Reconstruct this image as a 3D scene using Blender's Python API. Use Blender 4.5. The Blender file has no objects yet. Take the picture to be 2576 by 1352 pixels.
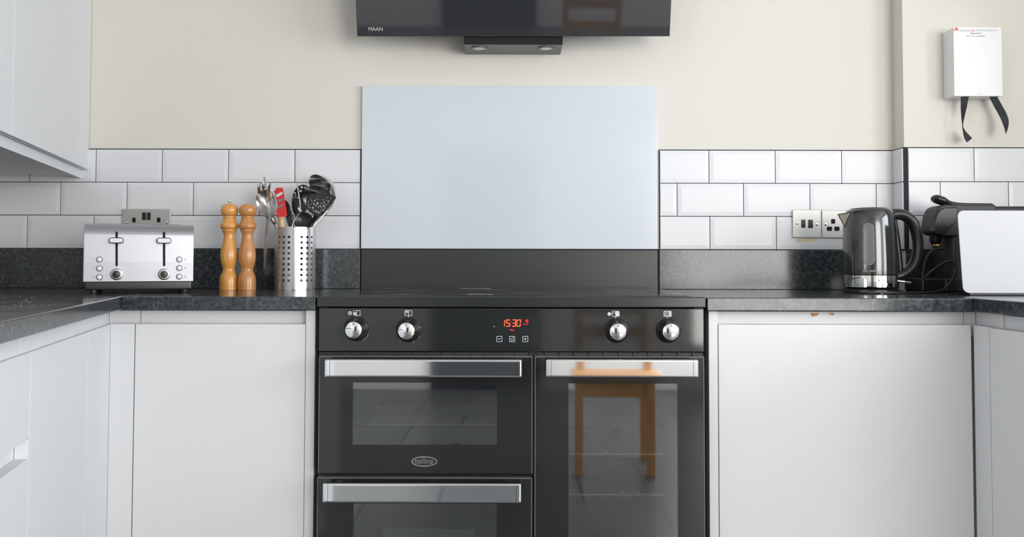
import bpy, bmesh, math, random
from mathutils import Vector, Matrix
from mathutils.geometry import delaunay_2d_cdt
random.seed(7)
SC = bpy.context.scene
COL = SC.collection
R = math.radians

# ------------------------------------------------------------------ camera
FPX, CX, CY, PITCH, ROLL = 2155.0, 1288.0, 582.0, R(2.0), R(0.12)
CAMP = Vector((0, 0, .99))
FWD = Vector((0, math.cos(PITCH), math.sin(PITCH)))
_up = Vector((0, -math.sin(PITCH), math.cos(PITCH))); _rt = Vector((1, 0, 0))
RT = _rt*math.cos(ROLL) + _up*math.sin(ROLL)
UP = _up*math.cos(ROLL) - _rt*math.sin(ROLL)
cam = bpy.data.cameras.new('camera'); camo = bpy.data.objects.new('camera', cam); COL.objects.link(camo)
m = Matrix((RT, UP, -FWD)).transposed().to_4x4(); m.translation = CAMP
camo.matrix_world = m
cam.sensor_fit = 'HORIZONTAL'; cam.sensor_width = 36; cam.lens = 36*FPX/2576
cam.shift_y = (CY-676)/2576
cam.clip_start = .05
SC.camera = camo

# ------------------------------------------------------------------ light
SC.view_settings.view_transform = 'Standard'; SC.view_settings.look = 'None'
SC.view_settings.gamma = 1; SC.view_settings.use_curve_mapping = False
SC.view_settings.exposure = -0.13
w = bpy.data.worlds.new('sky'); SC.world = w; w.use_nodes = True
bg = w.node_tree.nodes['Background']; bg.inputs[0].default_value = (.75, .86, 1, 1); bg.inputs[1].default_value = 1.0
def area(name, loc, direction, sx, sy, power, col):
    l = bpy.data.lights.new(name, 'AREA'); l.shape = 'RECTANGLE'; l.size = sx; l.size_y = sy; l.energy = power; l.color = col
    o = bpy.data.objects.new(name, l); COL.objects.link(o); o.location = loc
    o.rotation_euler = Vector(direction).to_track_quat('-Z', 'Y').to_euler(); return o
area('rear_window_daylight', (2.36, -2.68, 1.30), (0, 1, .0), 1.9, 1.9, 120, (1, .962, .915))
area('side_window_daylight', (3.46, .1, 1.45), (-1, 0, 0), 2.3, 1.3, 96, (.86, .92, 1))
area('left_window_daylight', (-2.46, -1.5, 1.45), (1, 0, 0), 1.6, 1.2, 38, (.92, .95, 1))

# ------------------------------------------------------------------ pixel -> place helpers
def ray(px, py): return RT*((px-CX)/FPX) + UP*(-(py-CY)/FPX) + FWD
def P(px, py, Y): d = ray(px, py); return CAMP + d*((Y-CAMP.y)/d.y)
def PZ(px, py, z): d = ray(px, py); return CAMP + d*((z-CAMP.z)/d.z)
def PL(px, py, p0, dr):                       # vertical plane through p0 along plan direction dr
    d = ray(px, py); n = Vector((dr[1], -dr[0], 0)); t = (Vector((p0[0], p0[1], 0))-CAMP.xy.to_3d()).dot(n)/d.dot(n)
    return CAMP + d*t

# ------------------------------------------------------------------ materials
def mat(name, col, rough=.5, metal=0, coat=0, spec=.5, emit=None, es=1, bump=None, trans=0):
    m = bpy.data.materials.new(name); m.use_nodes = True
    b = m.node_tree.nodes['Principled BSDF']
    b.inputs['Base Color'].default_value = (*col, 1); b.inputs['Roughness'].default_value = rough
    b.inputs['Metallic'].default_value = metal; b.inputs['Coat Weight'].default_value = coat
    b.inputs['Coat Roughness'].default_value = .04
    b.inputs['Specular IOR Level'].default_value = spec
    if emit: b.inputs['Emission Color'].default_value = (*emit, 1); b.inputs['Emission Strength'].default_value = es
    if bump: add_bump(m, *bump)
    return m
def nd(m, t, **k):
    n = m.node_tree.nodes.new(t)
    for a, v in k.items(): setattr(n, a, v)
    return n
def lk(m, a, b): m.node_tree.links.new(a, b)
def coords(m, scale=(1, 1, 1)):
    tc = nd(m, 'ShaderNodeTexCoord'); mp = nd(m, 'ShaderNodeMapping'); mp.inputs['Scale'].default_value = scale
    lk(m, tc.outputs['Object'], mp.inputs[0]); return mp.outputs[0]
def add_bump(m, scale, strength, dist=.001, stretch=(1, 1, 1)):
    b = m.node_tree.nodes['Principled BSDF']; n = nd(m, 'ShaderNodeTexNoise'); n.inputs['Scale'].default_value = scale
    lk(m, coords(m, stretch), n.inputs['Vector']); bp = nd(m, 'ShaderNodeBump')
    bp.inputs['Strength'].default_value = strength; bp.inputs['Distance'].default_value = dist
    lk(m, n.outputs[0], bp.inputs['Height']); lk(m, bp.outputs[0], b.inputs['Normal'])
def ramp_noise(m, scale, stops, stretch=(1, 1, 1), detail=4, inp='Base Color', rough=.6):
    b = m.node_tree.nodes['Principled BSDF']; n = nd(m, 'ShaderNodeTexNoise'); n.inputs['Scale'].default_value = scale
    n.inputs['Detail'].default_value = detail; n.inputs['Roughness'].default_value = rough
    lk(m, coords(m, stretch), n.inputs['Vector']); r = nd(m, 'ShaderNodeValToRGB')
    e = r.color_ramp.elements; e[0].position = stops[0][0]; e[0].color = (*stops[0][1], 1)
    e[1].position = stops[-1][0]; e[1].color = (*stops[-1][1], 1)
    for s in stops[1:-1]: q = e.new(s[0]); q.color = (*s[1], 1)
    lk(m, n.outputs[0], r.inputs[0]); lk(m, r.outputs[0], b.inputs[inp]); return r

M = {}
M['cream'] = mat('cream_paint', (.742, .712, .652), .75, bump=(220, .12))
M['ceiling'] = mat('ceiling_paint', (.8, .8, .78), .9)
M['wall2'] = mat('pale_paint', (.82, .81, .78), .85)
M['tile'] = mat('glazed_tile', (.76, .765, .785), .36, coat=0, bump=(14, .08, .002))
M['grout'] = mat('dark_grout', (.025, .027, .032), .9)
M['cab'] = mat('white_cabinet', (.77, .775, .785), .52, coat=.0, spec=.4)
M['cabin'] = mat('cabinet_underside', (.55, .56, .57), .6)
M['panel'] = mat('pale_blue_glass', (.655, .700, .745), .14, coat=.5)
M['panel_edge'] = mat('glass_edge', (.50, .60, .64), .2)
g = mat('black_granite', (.05, .05, .05), .17, spec=.5)
r = ramp_noise(g, 95, [(.34, (.022, .026, .028)), (.5, (.064, .072, .078)), (.60, (.11, .122, .128)), (.74, (.28, .285, .275))], detail=7, rough=.75)
n2 = nd(g, 'ShaderNodeTexNoise'); n2.inputs['Scale'].default_value = 9; n2.inputs['Detail'].default_value = 3
lk(g, coords(g), n2.inputs['Vector'])
mx = nd(g, 'ShaderNodeMix', data_type='RGBA', blend_type='MULTIPLY'); mx.inputs[0].default_value = .6
lk(g, r.outputs[0], mx.inputs[6]); lk(g, n2.outputs[0], mx.inputs[7]); lk(g, mx.outputs[2], g.node_tree.nodes['Principled BSDF'].inputs['Base Color'])
mr = nd(g, 'ShaderNodeMath', operation='MULTIPLY_ADD'); mr.inputs[1].default_value = .12; mr.inputs[2].default_value = .09
lk(g, n2.outputs[0], mr.inputs[0]); lk(g, mr.outputs[0], g.node_tree.nodes['Principled BSDF'].inputs['Roughness'])
M['granite'] = g
M['black_panel'] = mat('satin_black_panel', (.032, .034, .035), .33)
M['black_gloss'] = mat('black_glass', (.021, .023, .023), .06, spec=.6)
M['enamel'] = mat('black_enamel', (.023, .0255, .0255), .2, spec=.5)
M['hoodglass'] = mat('hood_black_glass', (.028, .030, .034), .04, spec=.9)
M['dark'] = mat('dark_gap', (.006, .006, .007), .8)
M['hoodgrey'] = mat('hood_grey_metal', (.17, .17, .165), .4, metal=.2)
M['chrome'] = mat('chrome', (.86, .87, .88), .05, metal=1)
M['chrome_b'] = mat('satin_chrome', (.82, .82, .82), .16, metal=1)
M['steel'] = mat('brushed_steel', (.62, .61, .60), .30, metal=1, bump=(60, .10, .0005, (1, 1, 30)))
M['steel_t'] = mat('brushed_steel_toaster', (.47, .47, .51), .42, metal=1, bump=(40, .08, .0005, (1, 25, 25)))
M['steel_p'] = mat('polished_steel', (.62, .61, .60), .18, metal=1)
M['plate'] = mat('socket_steel', (.66, .645, .62), .58, metal=1, bump=(50, .06, .0005, (1, 30, 30)))
M['blackp'] = mat('black_plastic', (.014, .015, .016), .28)
M['blackm'] = mat('matt_black_plastic', (.022, .023, .024), .5)
M['greyp'] = mat('grey_plastic', (.20, .20, .20), .35)
M['kettle'] = mat('black_kettle', (.022, .024, .025), .13, coat=.5, spec=.7)
M['window_k'] = mat('kettle_gauge', (.16, .165, .17), .22)
M['whitep'] = mat('white_plastic', (.84, .845, .85), .35)
M['whitebox'] = mat('white_satin', (.56, .56, .57), .6)
M['btn'] = mat('pale_button', (.80, .86, .88), .15, coat=.5)
M['lamp'] = mat('frosted_lamp', (.86, .87, .80), .3)
M['wood'] = mat('turned_beech', (.5, .2, .05), .28, coat=.35)
ramp_noise(M['wood'], 9, [(.3, (.66, .29, .065)), (.55, (.74, .35, .09)), (.75, (.56, .22, .045))], (6, 6, .8), 5)
M['wood2'] = mat('turned_beech_darker', (.5, .2, .05), .28, coat=.35)
ramp_noise(M['wood2'], 9, [(.3, (.52, .22, .065)), (.55, (.60, .27, .09)), (.75, (.42, .16, .045))], (6, 6, .8), 5)
M['oak'] = mat('oak', (.55, .27, .10), .45)
ramp_noise(M['oak'], 6, [(.3, (.78, .42, .17)), (.7, (.62, .30, .11))], (8, 8, 1), 5)
M['palewood'] = mat('pale_wood', (.66, .46, .24), .5)
M['red'] = mat('red_silicone', (.62, .022, .018), .35)
M['gold'] = mat('brass', (.85, .50, .06), .2, metal=.9)
M['fabric'] = mat('black_webbing', (.022, .024, .030), .7, bump=(900, .3))
M['print'] = mat('white_print', (.62, .64, .64), .5)
M['printg'] = mat('grey_print', (.30, .31, .32), .5)
M['zone'] = mat('zone_print', (.06, .062, .065), .3)
M['printd'] = mat('dark_print', (.06, .06, .07), .5)
M['printb'] = mat('blue_grey_print', (.40, .43, .50), .6)
M['printr'] = mat('orange_red_print', (.80, .17, .10), .6)
M['led'] = mat('red_led', (.3, 0, 0), .5, emit=(1, .085, .02), es=3.2)
M['led2'] = mat('dim_red_led', (.3, 0, 0), .5, emit=(1, .02, .03), es=1.3)
M['chip'] = mat('bare_chipboard', (.55, .25, .10), .8)
M['sealant'] = mat('yellowed_sealant', (.74, .62, .40), .5)
M['cavity'] = mat('oven_enamel', (.13, .135, .14), .35)
M['rack'] = mat('oven_rack_wire', (.80, .79, .70), .35)
M['rackd'] = mat('oven_rack_rods', (.10, .10, .10), .35, metal=.6)
M['reflection'] = mat('pale_reflection', (.55, .55, .53), .4, metal=.3)  # tone of a bright reflection put into the colour
M['crumb'] = mat('crumbs', (.42, .36, .28), .8)
M['residue'] = mat('dried_spill', (.40, .37, .32), .6)
M['frame'] = mat('white_frame', (.8, .8, .8), .4)
# slate floor with joints
fl = mat('slate_floor', (.07, .07, .075), .35, bump=(20, .2, .002))
br = nd(fl, 'ShaderNodeTexBrick'); br.offset = .5; br.inputs['Scale'].default_value = 1
br.inputs['Color1'].default_value = (.15, .155, .16, 1); br.inputs['Color2'].default_value = (.20, .205, .21, 1)
br.inputs['Mortar'].default_value = (.05, .05, .05, 1); br.inputs['Brick Width'].default_value = .6
br.inputs['Row Height'].default_value = .4; br.inputs['Mortar Size'].default_value = .006
lk(fl, coords(fl), br.inputs['Vector']); lk(fl, br.outputs[0], fl.node_tree.nodes['Principled BSDF'].inputs['Base Color'])
M['floor'] = fl
# tinted oven glass: tinted see-through plus a mirror layer
def tinted(name, tint, ior=1.6):
    m = bpy.data.materials.new(name); m.use_nodes = True; nt = m.node_tree; nt.nodes.clear()
    o = nd(m, 'ShaderNodeOutputMaterial'); mx = nd(m, 'ShaderNodeMixShader'); f = nd(m, 'ShaderNodeFresnel'); f.inputs[0].default_value = ior
    t = nd(m, 'ShaderNodeBsdfTransparent'); t.inputs[0].default_value = (*tint, 1); gl = nd(m, 'ShaderNodeBsdfGlossy'); gl.inputs['Roughness'].default_value = .03
    lk(m, f.outputs[0], mx.inputs[0]); lk(m, t.outputs[0], mx.inputs[1]); lk(m, gl.outputs[0], mx.inputs[2]); lk(m, mx.outputs[0], o.inputs[0]); return m
M['ovenglass'] = tinted('tinted_oven_glass', (.90, .92, .92), 2.7)
M['pane'] = tinted('window_glass', (.95, .97, .97), 1.45)

# ------------------------------------------------------------------ object helpers
WMX = {}
def tag(o, label=None, cat=None, group=None, kind=None):
    if label: o['label'] = label
    if cat: o['category'] = cat
    if group: o['group'] = group
    if kind: o['kind'] = kind
    return o
def thing(name, loc, label, cat, group=None, rot=0):
    o = bpy.data.objects.new(name, None); o.empty_display_size = .05; COL.objects.link(o)
    o.location = loc; o.rotation_euler = (0, 0, rot)
    WMX[o] = Matrix.Translation(Vector(loc)) @ Matrix.Rotation(rot, 4, 'Z')
    return tag(o, label, cat, group)
def obj(name, bm, material, parent=None, smooth=35, label=None, recalc=True, at=None):
    """bm is in world coordinates; the mesh is stored relative to its parent (or to its own base `at`)."""
    if recalc: bmesh.ops.recalc_face_normals(bm, faces=bm.faces)
    base = WMX[parent] if parent else Matrix.Translation(Vector(at) if at else Vector((0, 0, 0)))
    bm.transform(base.inverted())
    me = bpy.data.meshes.new(name); bm.to_mesh(me); bm.free()
    for mm in (material if isinstance(material, (list, tuple)) else [material]): me.materials.append(M[mm] if isinstance(mm, str) else mm)
    if smooth:
        for p in me.polygons: p.use_smooth = True
        me.set_sharp_from_angle(angle=R(smooth))
    o = bpy.data.objects.new(name, me); COL.objects.link(o)
    if smooth: wn_ = o.modifiers.new('weighted_normals', 'WEIGHTED_NORMAL'); wn_.keep_sharp = True; wn_.weight = 100
    if parent: o.parent = parent; WMX[o] = base
    else: o.location = base.translation; WMX[o] = base
    if label: o['label'] = label
    return o
def struct(name, bm, material, parent=None, **k):
    o = obj(name, bm, material, parent, **k)
    if not parent: o['kind'] = 'structure'
    return o
def merge(bm, other):
    me = bpy.data.meshes.new('t'); other.to_mesh(me); other.free(); bm.from_mesh(me); bpy.data.meshes.remove(me); return bm
def box(x0, x1, y0, y1, z0, z1, bev=0, seg=2, bm=None, mx=None, mi=0):
    b = bmesh.new(); bmesh.ops.create_cube(b, size=1)
    b.transform(Matrix.Translation(((x0+x1)/2, (y0+y1)/2, (z0+z1)/2)) @ Matrix.Diagonal((abs(x1-x0), abs(y1-y0), abs(z1-z0), 1)))
    if bev: bmesh.ops.bevel(b, geom=list(b.edges), offset=bev, segments=seg, affect='EDGES', profile=.5, clamp_overlap=True)
    for f in b.faces: f.material_index = mi
    if mx: b.transform(mx)
    return merge(bm, b) if bm else b
def pbox(x0, x1, y0, y1, Y, depth, bev=0, seg=2, bm=None):   # front face covers the rectangle (x0..x1, y0..y1) at distance Y
    ym, xm = (y0+y1)/2, (x0+x1)/2
    return box(P(x0, ym, Y).x, P(x1, ym, Y).x, Y, Y+depth, P(xm, y1, Y).z, P(xm, y0, Y).z, bev, seg, bm)
def prism(pts, ext, bev=0, seg=2, bm=None, mi=0):            # polygon of points extruded along ext
    b = bmesh.new(); vs = [b.verts.new(p) for p in pts]; f = b.faces.new(vs)
    r = bmesh.ops.extrude_face_region(b, geom=[f]); bmesh.ops.translate(b, verts=[v for v in r['geom'] if isinstance(v, bmesh.types.BMVert)], vec=ext)
    bmesh.ops.recalc_face_normals(b, faces=b.faces)
    if bev: bmesh.ops.bevel(b, geom=list(b.edges), offset=bev, segments=seg, affect='EDGES', profile=.5, clamp_overlap=True)
    for f in b.faces: f.material_index = mi
    return merge(bm, b) if bm else b
def lathe(prof, c, n=48, bm=None, mx=None, cap=True, mi=0):  # prof [(r, z)] about the vertical axis through c, or about mx's z
    b = bmesh.new(); rings = []
    for r, z in prof: rings.append([b.verts.new((r*math.cos(2*math.pi*i/n), r*math.sin(2*math.pi*i/n), z)) for i in range(n)])
    for a, q in zip(rings, rings[1:]):
        for i in range(n): b.faces.new((a[i], a[(i+1) % n], q[(i+1) % n], q[i]))
    if cap: b.faces.new(rings[0][::-1]); b.faces.new(rings[-1])
    for f in b.faces: f.material_index = mi
    b.transform(mx if mx else Matrix.Translation(c))
    return merge(bm, b) if bm else b
def front(c): return Matrix.Translation(c) @ Matrix.Rotation(R(90), 4, 'X')      # lathe axis z -> towards the camera (-Y)
def catmull(pts, k=8):
    pts = [Vector(p) for p in pts]; out = []
    for i in range(len(pts)-1):
        p0 = pts[max(i-1, 0)]; p1 = pts[i]; p2 = pts[i+1]; p3 = pts[min(i+2, len(pts)-1)]
        for j in range(k):
            t = j/k; out.append(.5*((2*p1)+(p2-p0)*t+(2*p0-5*p1+4*p2-p3)*t*t+(3*p1-p0-3*p2+p3)*t**3))
    return out+[pts[-1]]
def tube(pts, rad, n=12, bm=None, k=8, flat=None, mi=0):     # flat = (width direction, width factor)
    path = catmull(pts, k) if k > 1 else [Vector(p) for p in pts]
    b = bmesh.new(); rings = []; prev = None; L = len(path)
    for i, p in enumerate(path):
        t = (path[min(i+1, L-1)]-path[max(i-1, 0)]).normalized()
        if flat: u = (flat[0]-t*flat[0].dot(t)).normalized()
        elif prev is None: u = t.orthogonal().normalized()
        else: u = (prev-t*prev.dot(t)).normalized()
        prev = u; v = t.cross(u)
        if isinstance(rad, (list, tuple)):
            q = i/(L-1)*(len(rad)-1); a = int(min(q, len(rad)-2)); r = rad[a]+(rad[a+1]-rad[a])*(q-a)
        else: r = rad
        fw = flat[1] if flat else 1
        rings.append([b.verts.new(p+u*r*fw*math.cos(2*math.pi*j/n)+v*r*math.sin(2*math.pi*j/n)) for j in range(n)])
    for a, q in zip(rings, rings[1:]):
        for j in range(n): b.faces.new((a[j], a[(j+1) % n], q[(j+1) % n], q[j]))
    b.faces.new(rings[0][::-1]); b.faces.new(rings[-1])
    for f in b.faces: f.material_index = mi
    return merge(bm, b) if bm else b
def circ(cx, cy, r, n=20, ry=None): return [(cx+r*math.cos(2*math.pi*i/n), cy+(ry or r)*math.sin(2*math.pi*i/n)) for i in range(n)]
def rr(x0, y0, x1, y1, r, n=4):
    out = []
    for cx, cy, a in ((x1-r, y1-r, 0), (x0+r, y1-r, 90), (x0+r, y0+r, 180), (x1-r, y0+r, 270)):
        for i in range(n+1): t = R(a+90*i/n); out.append((cx+r*math.cos(t), cy+r*math.sin(t)))
    return out
def flat(polys, mf, th=(0, .0006, 0), bm=None):              # image-frame polygons laid on a real surface by mf, given thickness
    bm = bm or bmesh.new()
    for p in polys: prism([mf(x, y) for x, y in p], Vector(th), bm=bm)
    return bm
def ring(o, i, mf, th=(0, .0006, 0), bm=None):
    bm = bm or bmesh.new(); n = len(o)
    for k in range(n):
        j = (k+1) % n; prism([mf(*o[k]), mf(*o[j]), mf(*i[j]), mf(*i[k])], Vector(th), bm=bm)
    return bm
def on(Y): return lambda x, y: P(x, y, Y)
def plate(outline, holes, thick, mapf, grid=None):            # flat sheet with real holes; mapf(u, v, t) -> world
    vs = []; es = []
    def loop(pts):
        s = len(vs); vs.extend(Vector(p) for p in pts); es.extend((s+i, s+(i+1) % len(pts)) for i in range(len(pts)))
    loop(outline)
    for hx, hy, hr in holes: loop(circ(hx, hy, hr, 12))
    for a, c in (grid or []): s = len(vs); vs.extend((Vector(a), Vector(c))); es.append((s, s+1))
    V, E, F, *_ = delaunay_2d_cdt(vs, es, [], 1, 1e-7)
    F2 = []
    for f in F:
        c = sum((V[i] for i in f), Vector((0, 0)))/len(f)
        if any((c.x-hx)**2+(c.y-hy)**2 < (hr*.97)**2 for hx, hy, hr in holes): continue
        F2.append(f)
    b = bmesh.new(); top = [b.verts.new(mapf(v.x, v.y, 0)) for v in V]; bot = [b.verts.new(mapf(v.x, v.y, thick)) for v in V]
    cnt = {}
    for f in F2:
        b.faces.new([top[i] for i in f]); b.faces.new([bot[i] for i in reversed(f)])
        for k in range(len(f)): e = (f[k], f[(k+1) % len(f)]); cnt[e] = cnt.get(e, 0)+1
    for (a, c) in cnt:
        if (c, a) not in cnt: b.faces.new((top[c], top[a], bot[a], bot[c]))
    bmesh.ops.delete(b, geom=[v for v in b.verts if not v.link_faces], context='VERTS')
    return b
def text(body, x0, x1, y0, y1, mf, th=(0, .0005, 0), shear=0):
    c = bpy.data.curves.new('t', 'FONT'); c.body = body; o = bpy.data.objects.new('t', c); COL.objects.link(o)
    bpy.context.view_layer.update(); me = bpy.data.meshes.new_from_object(o.evaluated_get(bpy.context.evaluated_depsgraph_get()))
    b = bmesh.new(); b.from_mesh(me); bpy.data.objects.remove(o); bpy.data.curves.remove(c); bpy.data.meshes.remove(me)
    xs = [v.co.x for v in b.verts]; ys = [v.co.y for v in b.verts]; a0, a1, b0, b1 = min(xs), max(xs), min(ys), max(ys)
    for v in b.verts:
        u = (v.co.x-a0)/(a1-a0); t = (v.co.y-b0)/(b1-b0); v.co = mf(x0+(x1-x0)*u+shear*t, y1+(y0-y1)*t)
    return b
def marks(x0, x1, y0, y1, mf, n, th=(0, .0005, 0)):          # small unreadable print
    bm = bmesh.new(); w_ = (x1-x0)/n
    for i in range(n):
        if random.random() < .12: continue
        a = x0+i*w_; h = random.uniform(.65, 1)*(y1-y0)
        flat([[(a, y1), (a+w_*.7, y1), (a+w_*.7, y1-h), (a, y1-h)]], mf, th, bm)
    return bm

# ================================================================== the room
WT = .906            # worktop height
YW = 2.60            # plaster face of the back wall
YT = 2.592           # tile face
YP = 2.525           # tile face of the pier
DL = Vector((.2486, -.9686, 0)); NL = Vector((.9686, .2486, 0))      # left run: towards the camera, into the room
DR = Vector((.0549, -.9985, 0)); NR = Vector((-.9985, -.0549, 0))    # right run
xi = P(2250, 500, YW).x
xp = P(2282, 300, YP).x
struct('floor', box(-2.6, 3.7, -2.8, 2.75, -.1, 0), 'floor', smooth=0)
struct('ceiling', box(-2.6, 3.7, -2.8, 2.75, 2.45, 2.55), 'ceiling', smooth=0)
b = box(-2.0, xi, YW, YW+.12, 0, 2.45); box(xi, 1.9, YP+.006, YW+.12, 0, 2.45, bm=b)
wall = struct('wall_back', b, 'cream', smooth=0)
# left wall follows the left run, then steps out
wl0 = Vector((-1.70, 2.6, 0)); wl1 = wl0+DL*2.3
wq = Vector((-NL.x*.1, -NL.y*.1, 0))
struct('wall_left', prism([wl0+Vector((0, .1, 0)), wl1, wl1+wq, wl0+Vector((0, .1, 0))+wq], Vector((0, 0, 2.45))), 'wall2', smooth=0)
struct('wall_left_return', box(-2.6, wl1.x-.098, wl1.y, wl1.y+.1, 0, 2.45), 'wall2', smooth=0)
def wall_hole(name, ax, at_, th_, a0, a1, h0, h1, z0, z1, n):
    # wall along one axis with a window opening, its frame and its pane
    def bb(u0, u1, t0, t1, c0, c1, bm=None): return box(u0, u1, t0, t1, c0, c1, bm=bm) if ax == 'x' else box(t0, t1, u0, u1, c0, c1, bm=bm)
    t0, t1 = at_, at_+th_
    b = bb(a0, h0, t0, t1, 0, 2.45); bb(h1, a1, t0, t1, 0, 2.45, b); bb(h0, h1, t0, t1, 0, z0, b); bb(h0, h1, t0, t1, z1, 2.45, b)
    struct(name, b, 'wall2', smooth=0)
    m_ = at_+th_*.5; b = bmesh.new()
    for u in (h0, (h0+h1)/2-.03, h1-.06): bb(u, u+.06, m_-.025, m_+.025, z0, z1, b)
    for z in (z0, z1-.06): bb(h0, h1, m_-.025, m_+.025, z, z+.06, b)
    wn = struct('window_%d' % n, b, 'frame', smooth=0)
    obj('window_pane', bb(h0+.03, h1-.03, m_-.003, m_+.003, z0+.03, z1-.03), 'pane', wn, smooth=0)
struct('wall_right', box(1.72, 1.84, 2.0, 2.6, 0, 2.45), 'wall2', smooth=0)
struct('wall_right_return', box(1.72, 3.62, 2.0, 2.1, 0, 2.45), 'wall2', smooth=0)
wall_hole('wall_rear', 'x', -2.82, .12, -2.6, 3.7, 1.38, 3.35, .3, 2.3, 1)
wall_hole('wall_far_right', 'y', 3.5, .12, -2.82, 2.1, -1.1, 1.3, .75, 2.15, 2)
wall_hole('wall_far_left', 'y', -2.62, .12, -2.82, wl1.y+.1, -2.35, -.65, .8, 2.1, 3)
struct('dark_reflect_panel', box(-.62, .22, -2.70, -2.66, 0, 2.02, bev=.004), mat('dark_slab', (.05, .055, .065), .5))  # unseen dark slab, added so the chrome handles reflect something dark

# ------------------------------------------------------------------ tiles (part of the wall)
TP, RP = .2014, .1006
def tile_bm(rects, Y, flip=None):
    """bevelled metro tiles: rects of (x0,x1,z0,z1, full left edge?, full right edge?)"""
    b = bmesh.new(); bw = .012; g = .0011
    for x0, x1, z0, z1, fl_, fr_ in rects:
        x0 += g; x1 -= g; z0 += g; z1 -= g
        if x1-x0 < .006: continue
        bl = bw if fl_ else .0015; br_ = bw if fr_ else .0015
        o = [b.verts.new((x, Y+.0015, z)) for x, z in ((x0, z0), (x1, z0), (x1, z1), (x0, z1))]
        k = [b.verts.new((x, Y+.008, z)) for x, z in ((x0, z0), (x1, z0), (x1, z1), (x0, z1))]
        i = [b.verts.new((x, Y, z)) for x, z in ((x0+bl, z0+bw), (x1-br_, z0+bw), (x1-br_, z1-bw), (x0+bl, z1-bw))]
        b.faces.new(i)
        for a in range(4):
            c = (a+1) % 4; b.faces.new((o[a], o[c], i[c], i[a])); b.faces.new((k[a], k[c], o[c], o[a]))
    return b
def rows(xa, xb, ztop, firsts, Y):
    rects = []
    for r_, f0 in enumerate(firsts):
        z1 = ztop-r_*RP; z0 = z1-RP; xs = []
        x = f0
        while x > xa: x -= TP
        x += TP
        prev = xa; full = False
        while x < xb-.003:
            rects.append((prev, x, z0, z1, full, True)); prev = x; full = True; x += TP
        rects.append((prev, xb, z0, z1, full, False))
    return rects
zt = P(560, 376, YT).z
xl = -1.70; xs0 = P(907, 500, YT).x; xs1 = P(1659, 500, YT).x
fx = lambda px: P(px, 460, YT).x
def grout(x0, x1, Y, z0, z1): return box(x0, x1, Y, Y+.0075, z0, z1)
zb = zt-3*RP
obj('grout', grout(xl, xs0, YT+.0030, zb-.002, zt+.002), 'grout', wall, smooth=0)
obj('wall_tiles', tile_bm(rows(xl, xs0-.001, zt, (fx(240), fx(152.5), fx(70.5)), YT), YT), 'tile', wall, smooth=0)
ztr = zt+.0005
obj('grout', grout(xs1, xi, YT+.0030, zb-.002, ztr+.002), 'grout', wall, smooth=0)
obj('wall_tiles', tile_bm(rows(xs1+.001, xi-.001, ztr, (fx(1784), fx(1703.5), fx(1785.5)), YT), YT), 'tile', wall, smooth=0)
fp = lambda px: P(px, 460, YP).x
obj('grout', grout(xp-.0035, 1.72, YP+.0030, zb-.002, ztr+.002), 'grout', wall, smooth=0)
obj('wall_tiles', tile_bm(rows(xp+.001, 1.71, ztr, (fp(2452), fp(2366), fp(2452)), YP), YP), 'tile', wall, smooth=0)
# return of the pier
b = bmesh.new()
for k in range(3): box(xi-.008, xi+.003, YP+.004, YT-.001, ztr-(k+1)*RP+.001, ztr-k*RP-.001, bev=.0012, seg=1, bm=b)
obj('wall_tiles', b, 'tile', wall, smooth=0)
obj('grout', box(xi-.004, xi+.003, YP+.001, YT+.006, zb-.002, ztr+.002), 'grout', wall, smooth=0)

# ------------------------------------------------------------------ glass splash panel, black panel, upstands
zs0 = P(1282, 626.5, YT-.006).z; zs1 = P(1282, 216, YT-.006).z
x0, x1 = P(909.5, 420, YT-.006).x, P(1653, 420, YT-.006).x
t = thing('splashback', ((x0+x1)/2, YT, zs0), 'large plain pale blue glass splashback panel on the wall behind the cooker', 'splashback')
obj('glass_panel', box(x0, x1, YT-.006, YW-.0005, zs0, zs1, bev=.0012), 'panel', t)
obj('seal', box(xs0, xs1, YT-.0005, YW-.001, zs0-.004, zs0+.0), 'grout', t, smooth=0, label='thin dark line along the bottom edge')
t = thing('upstand_panel', ((x0+x1)/2, 2.58, WT), 'plain satin black upstand panel under the pale blue splashback', 'upstand')
obj('panel', pbox(909, 1654, 629.5, 731, 2.578, .018, bev=.001), 'black_panel', t)
def slab(name, x0, x1, y0, y1, z0, z1, label, cat='upstand', bev=.0015):
    o = obj(name, box(x0, x1, y0, y1, z0, z1, bev=bev), 'granite', None, at=((x0+x1)/2, (y0+y1)/2, z0)); return tag(o, label, cat)
zu = P(500, 626.5, 2.575).z
slab('worktop_upstand', -1.66, P(905, 680, 2.575).x, 2.575, YW-.0005, WT+.0003, zu, 'long black speckled granite upstand behind the toaster and wooden mills')
slab('worktop_upstand', P(1659, 680, 2.575).x, xi-.001, 2.575, YW-.0005, WT+.0003, zu, 'grey speckled granite upstand between the cooker and the kettle')
slab('worktop_upstand', xi+.0, 1.70, YP-.018, YP+.0055, WT+.0003, zu, 'short granite upstand on the pier behind the black coffee machine')

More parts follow.
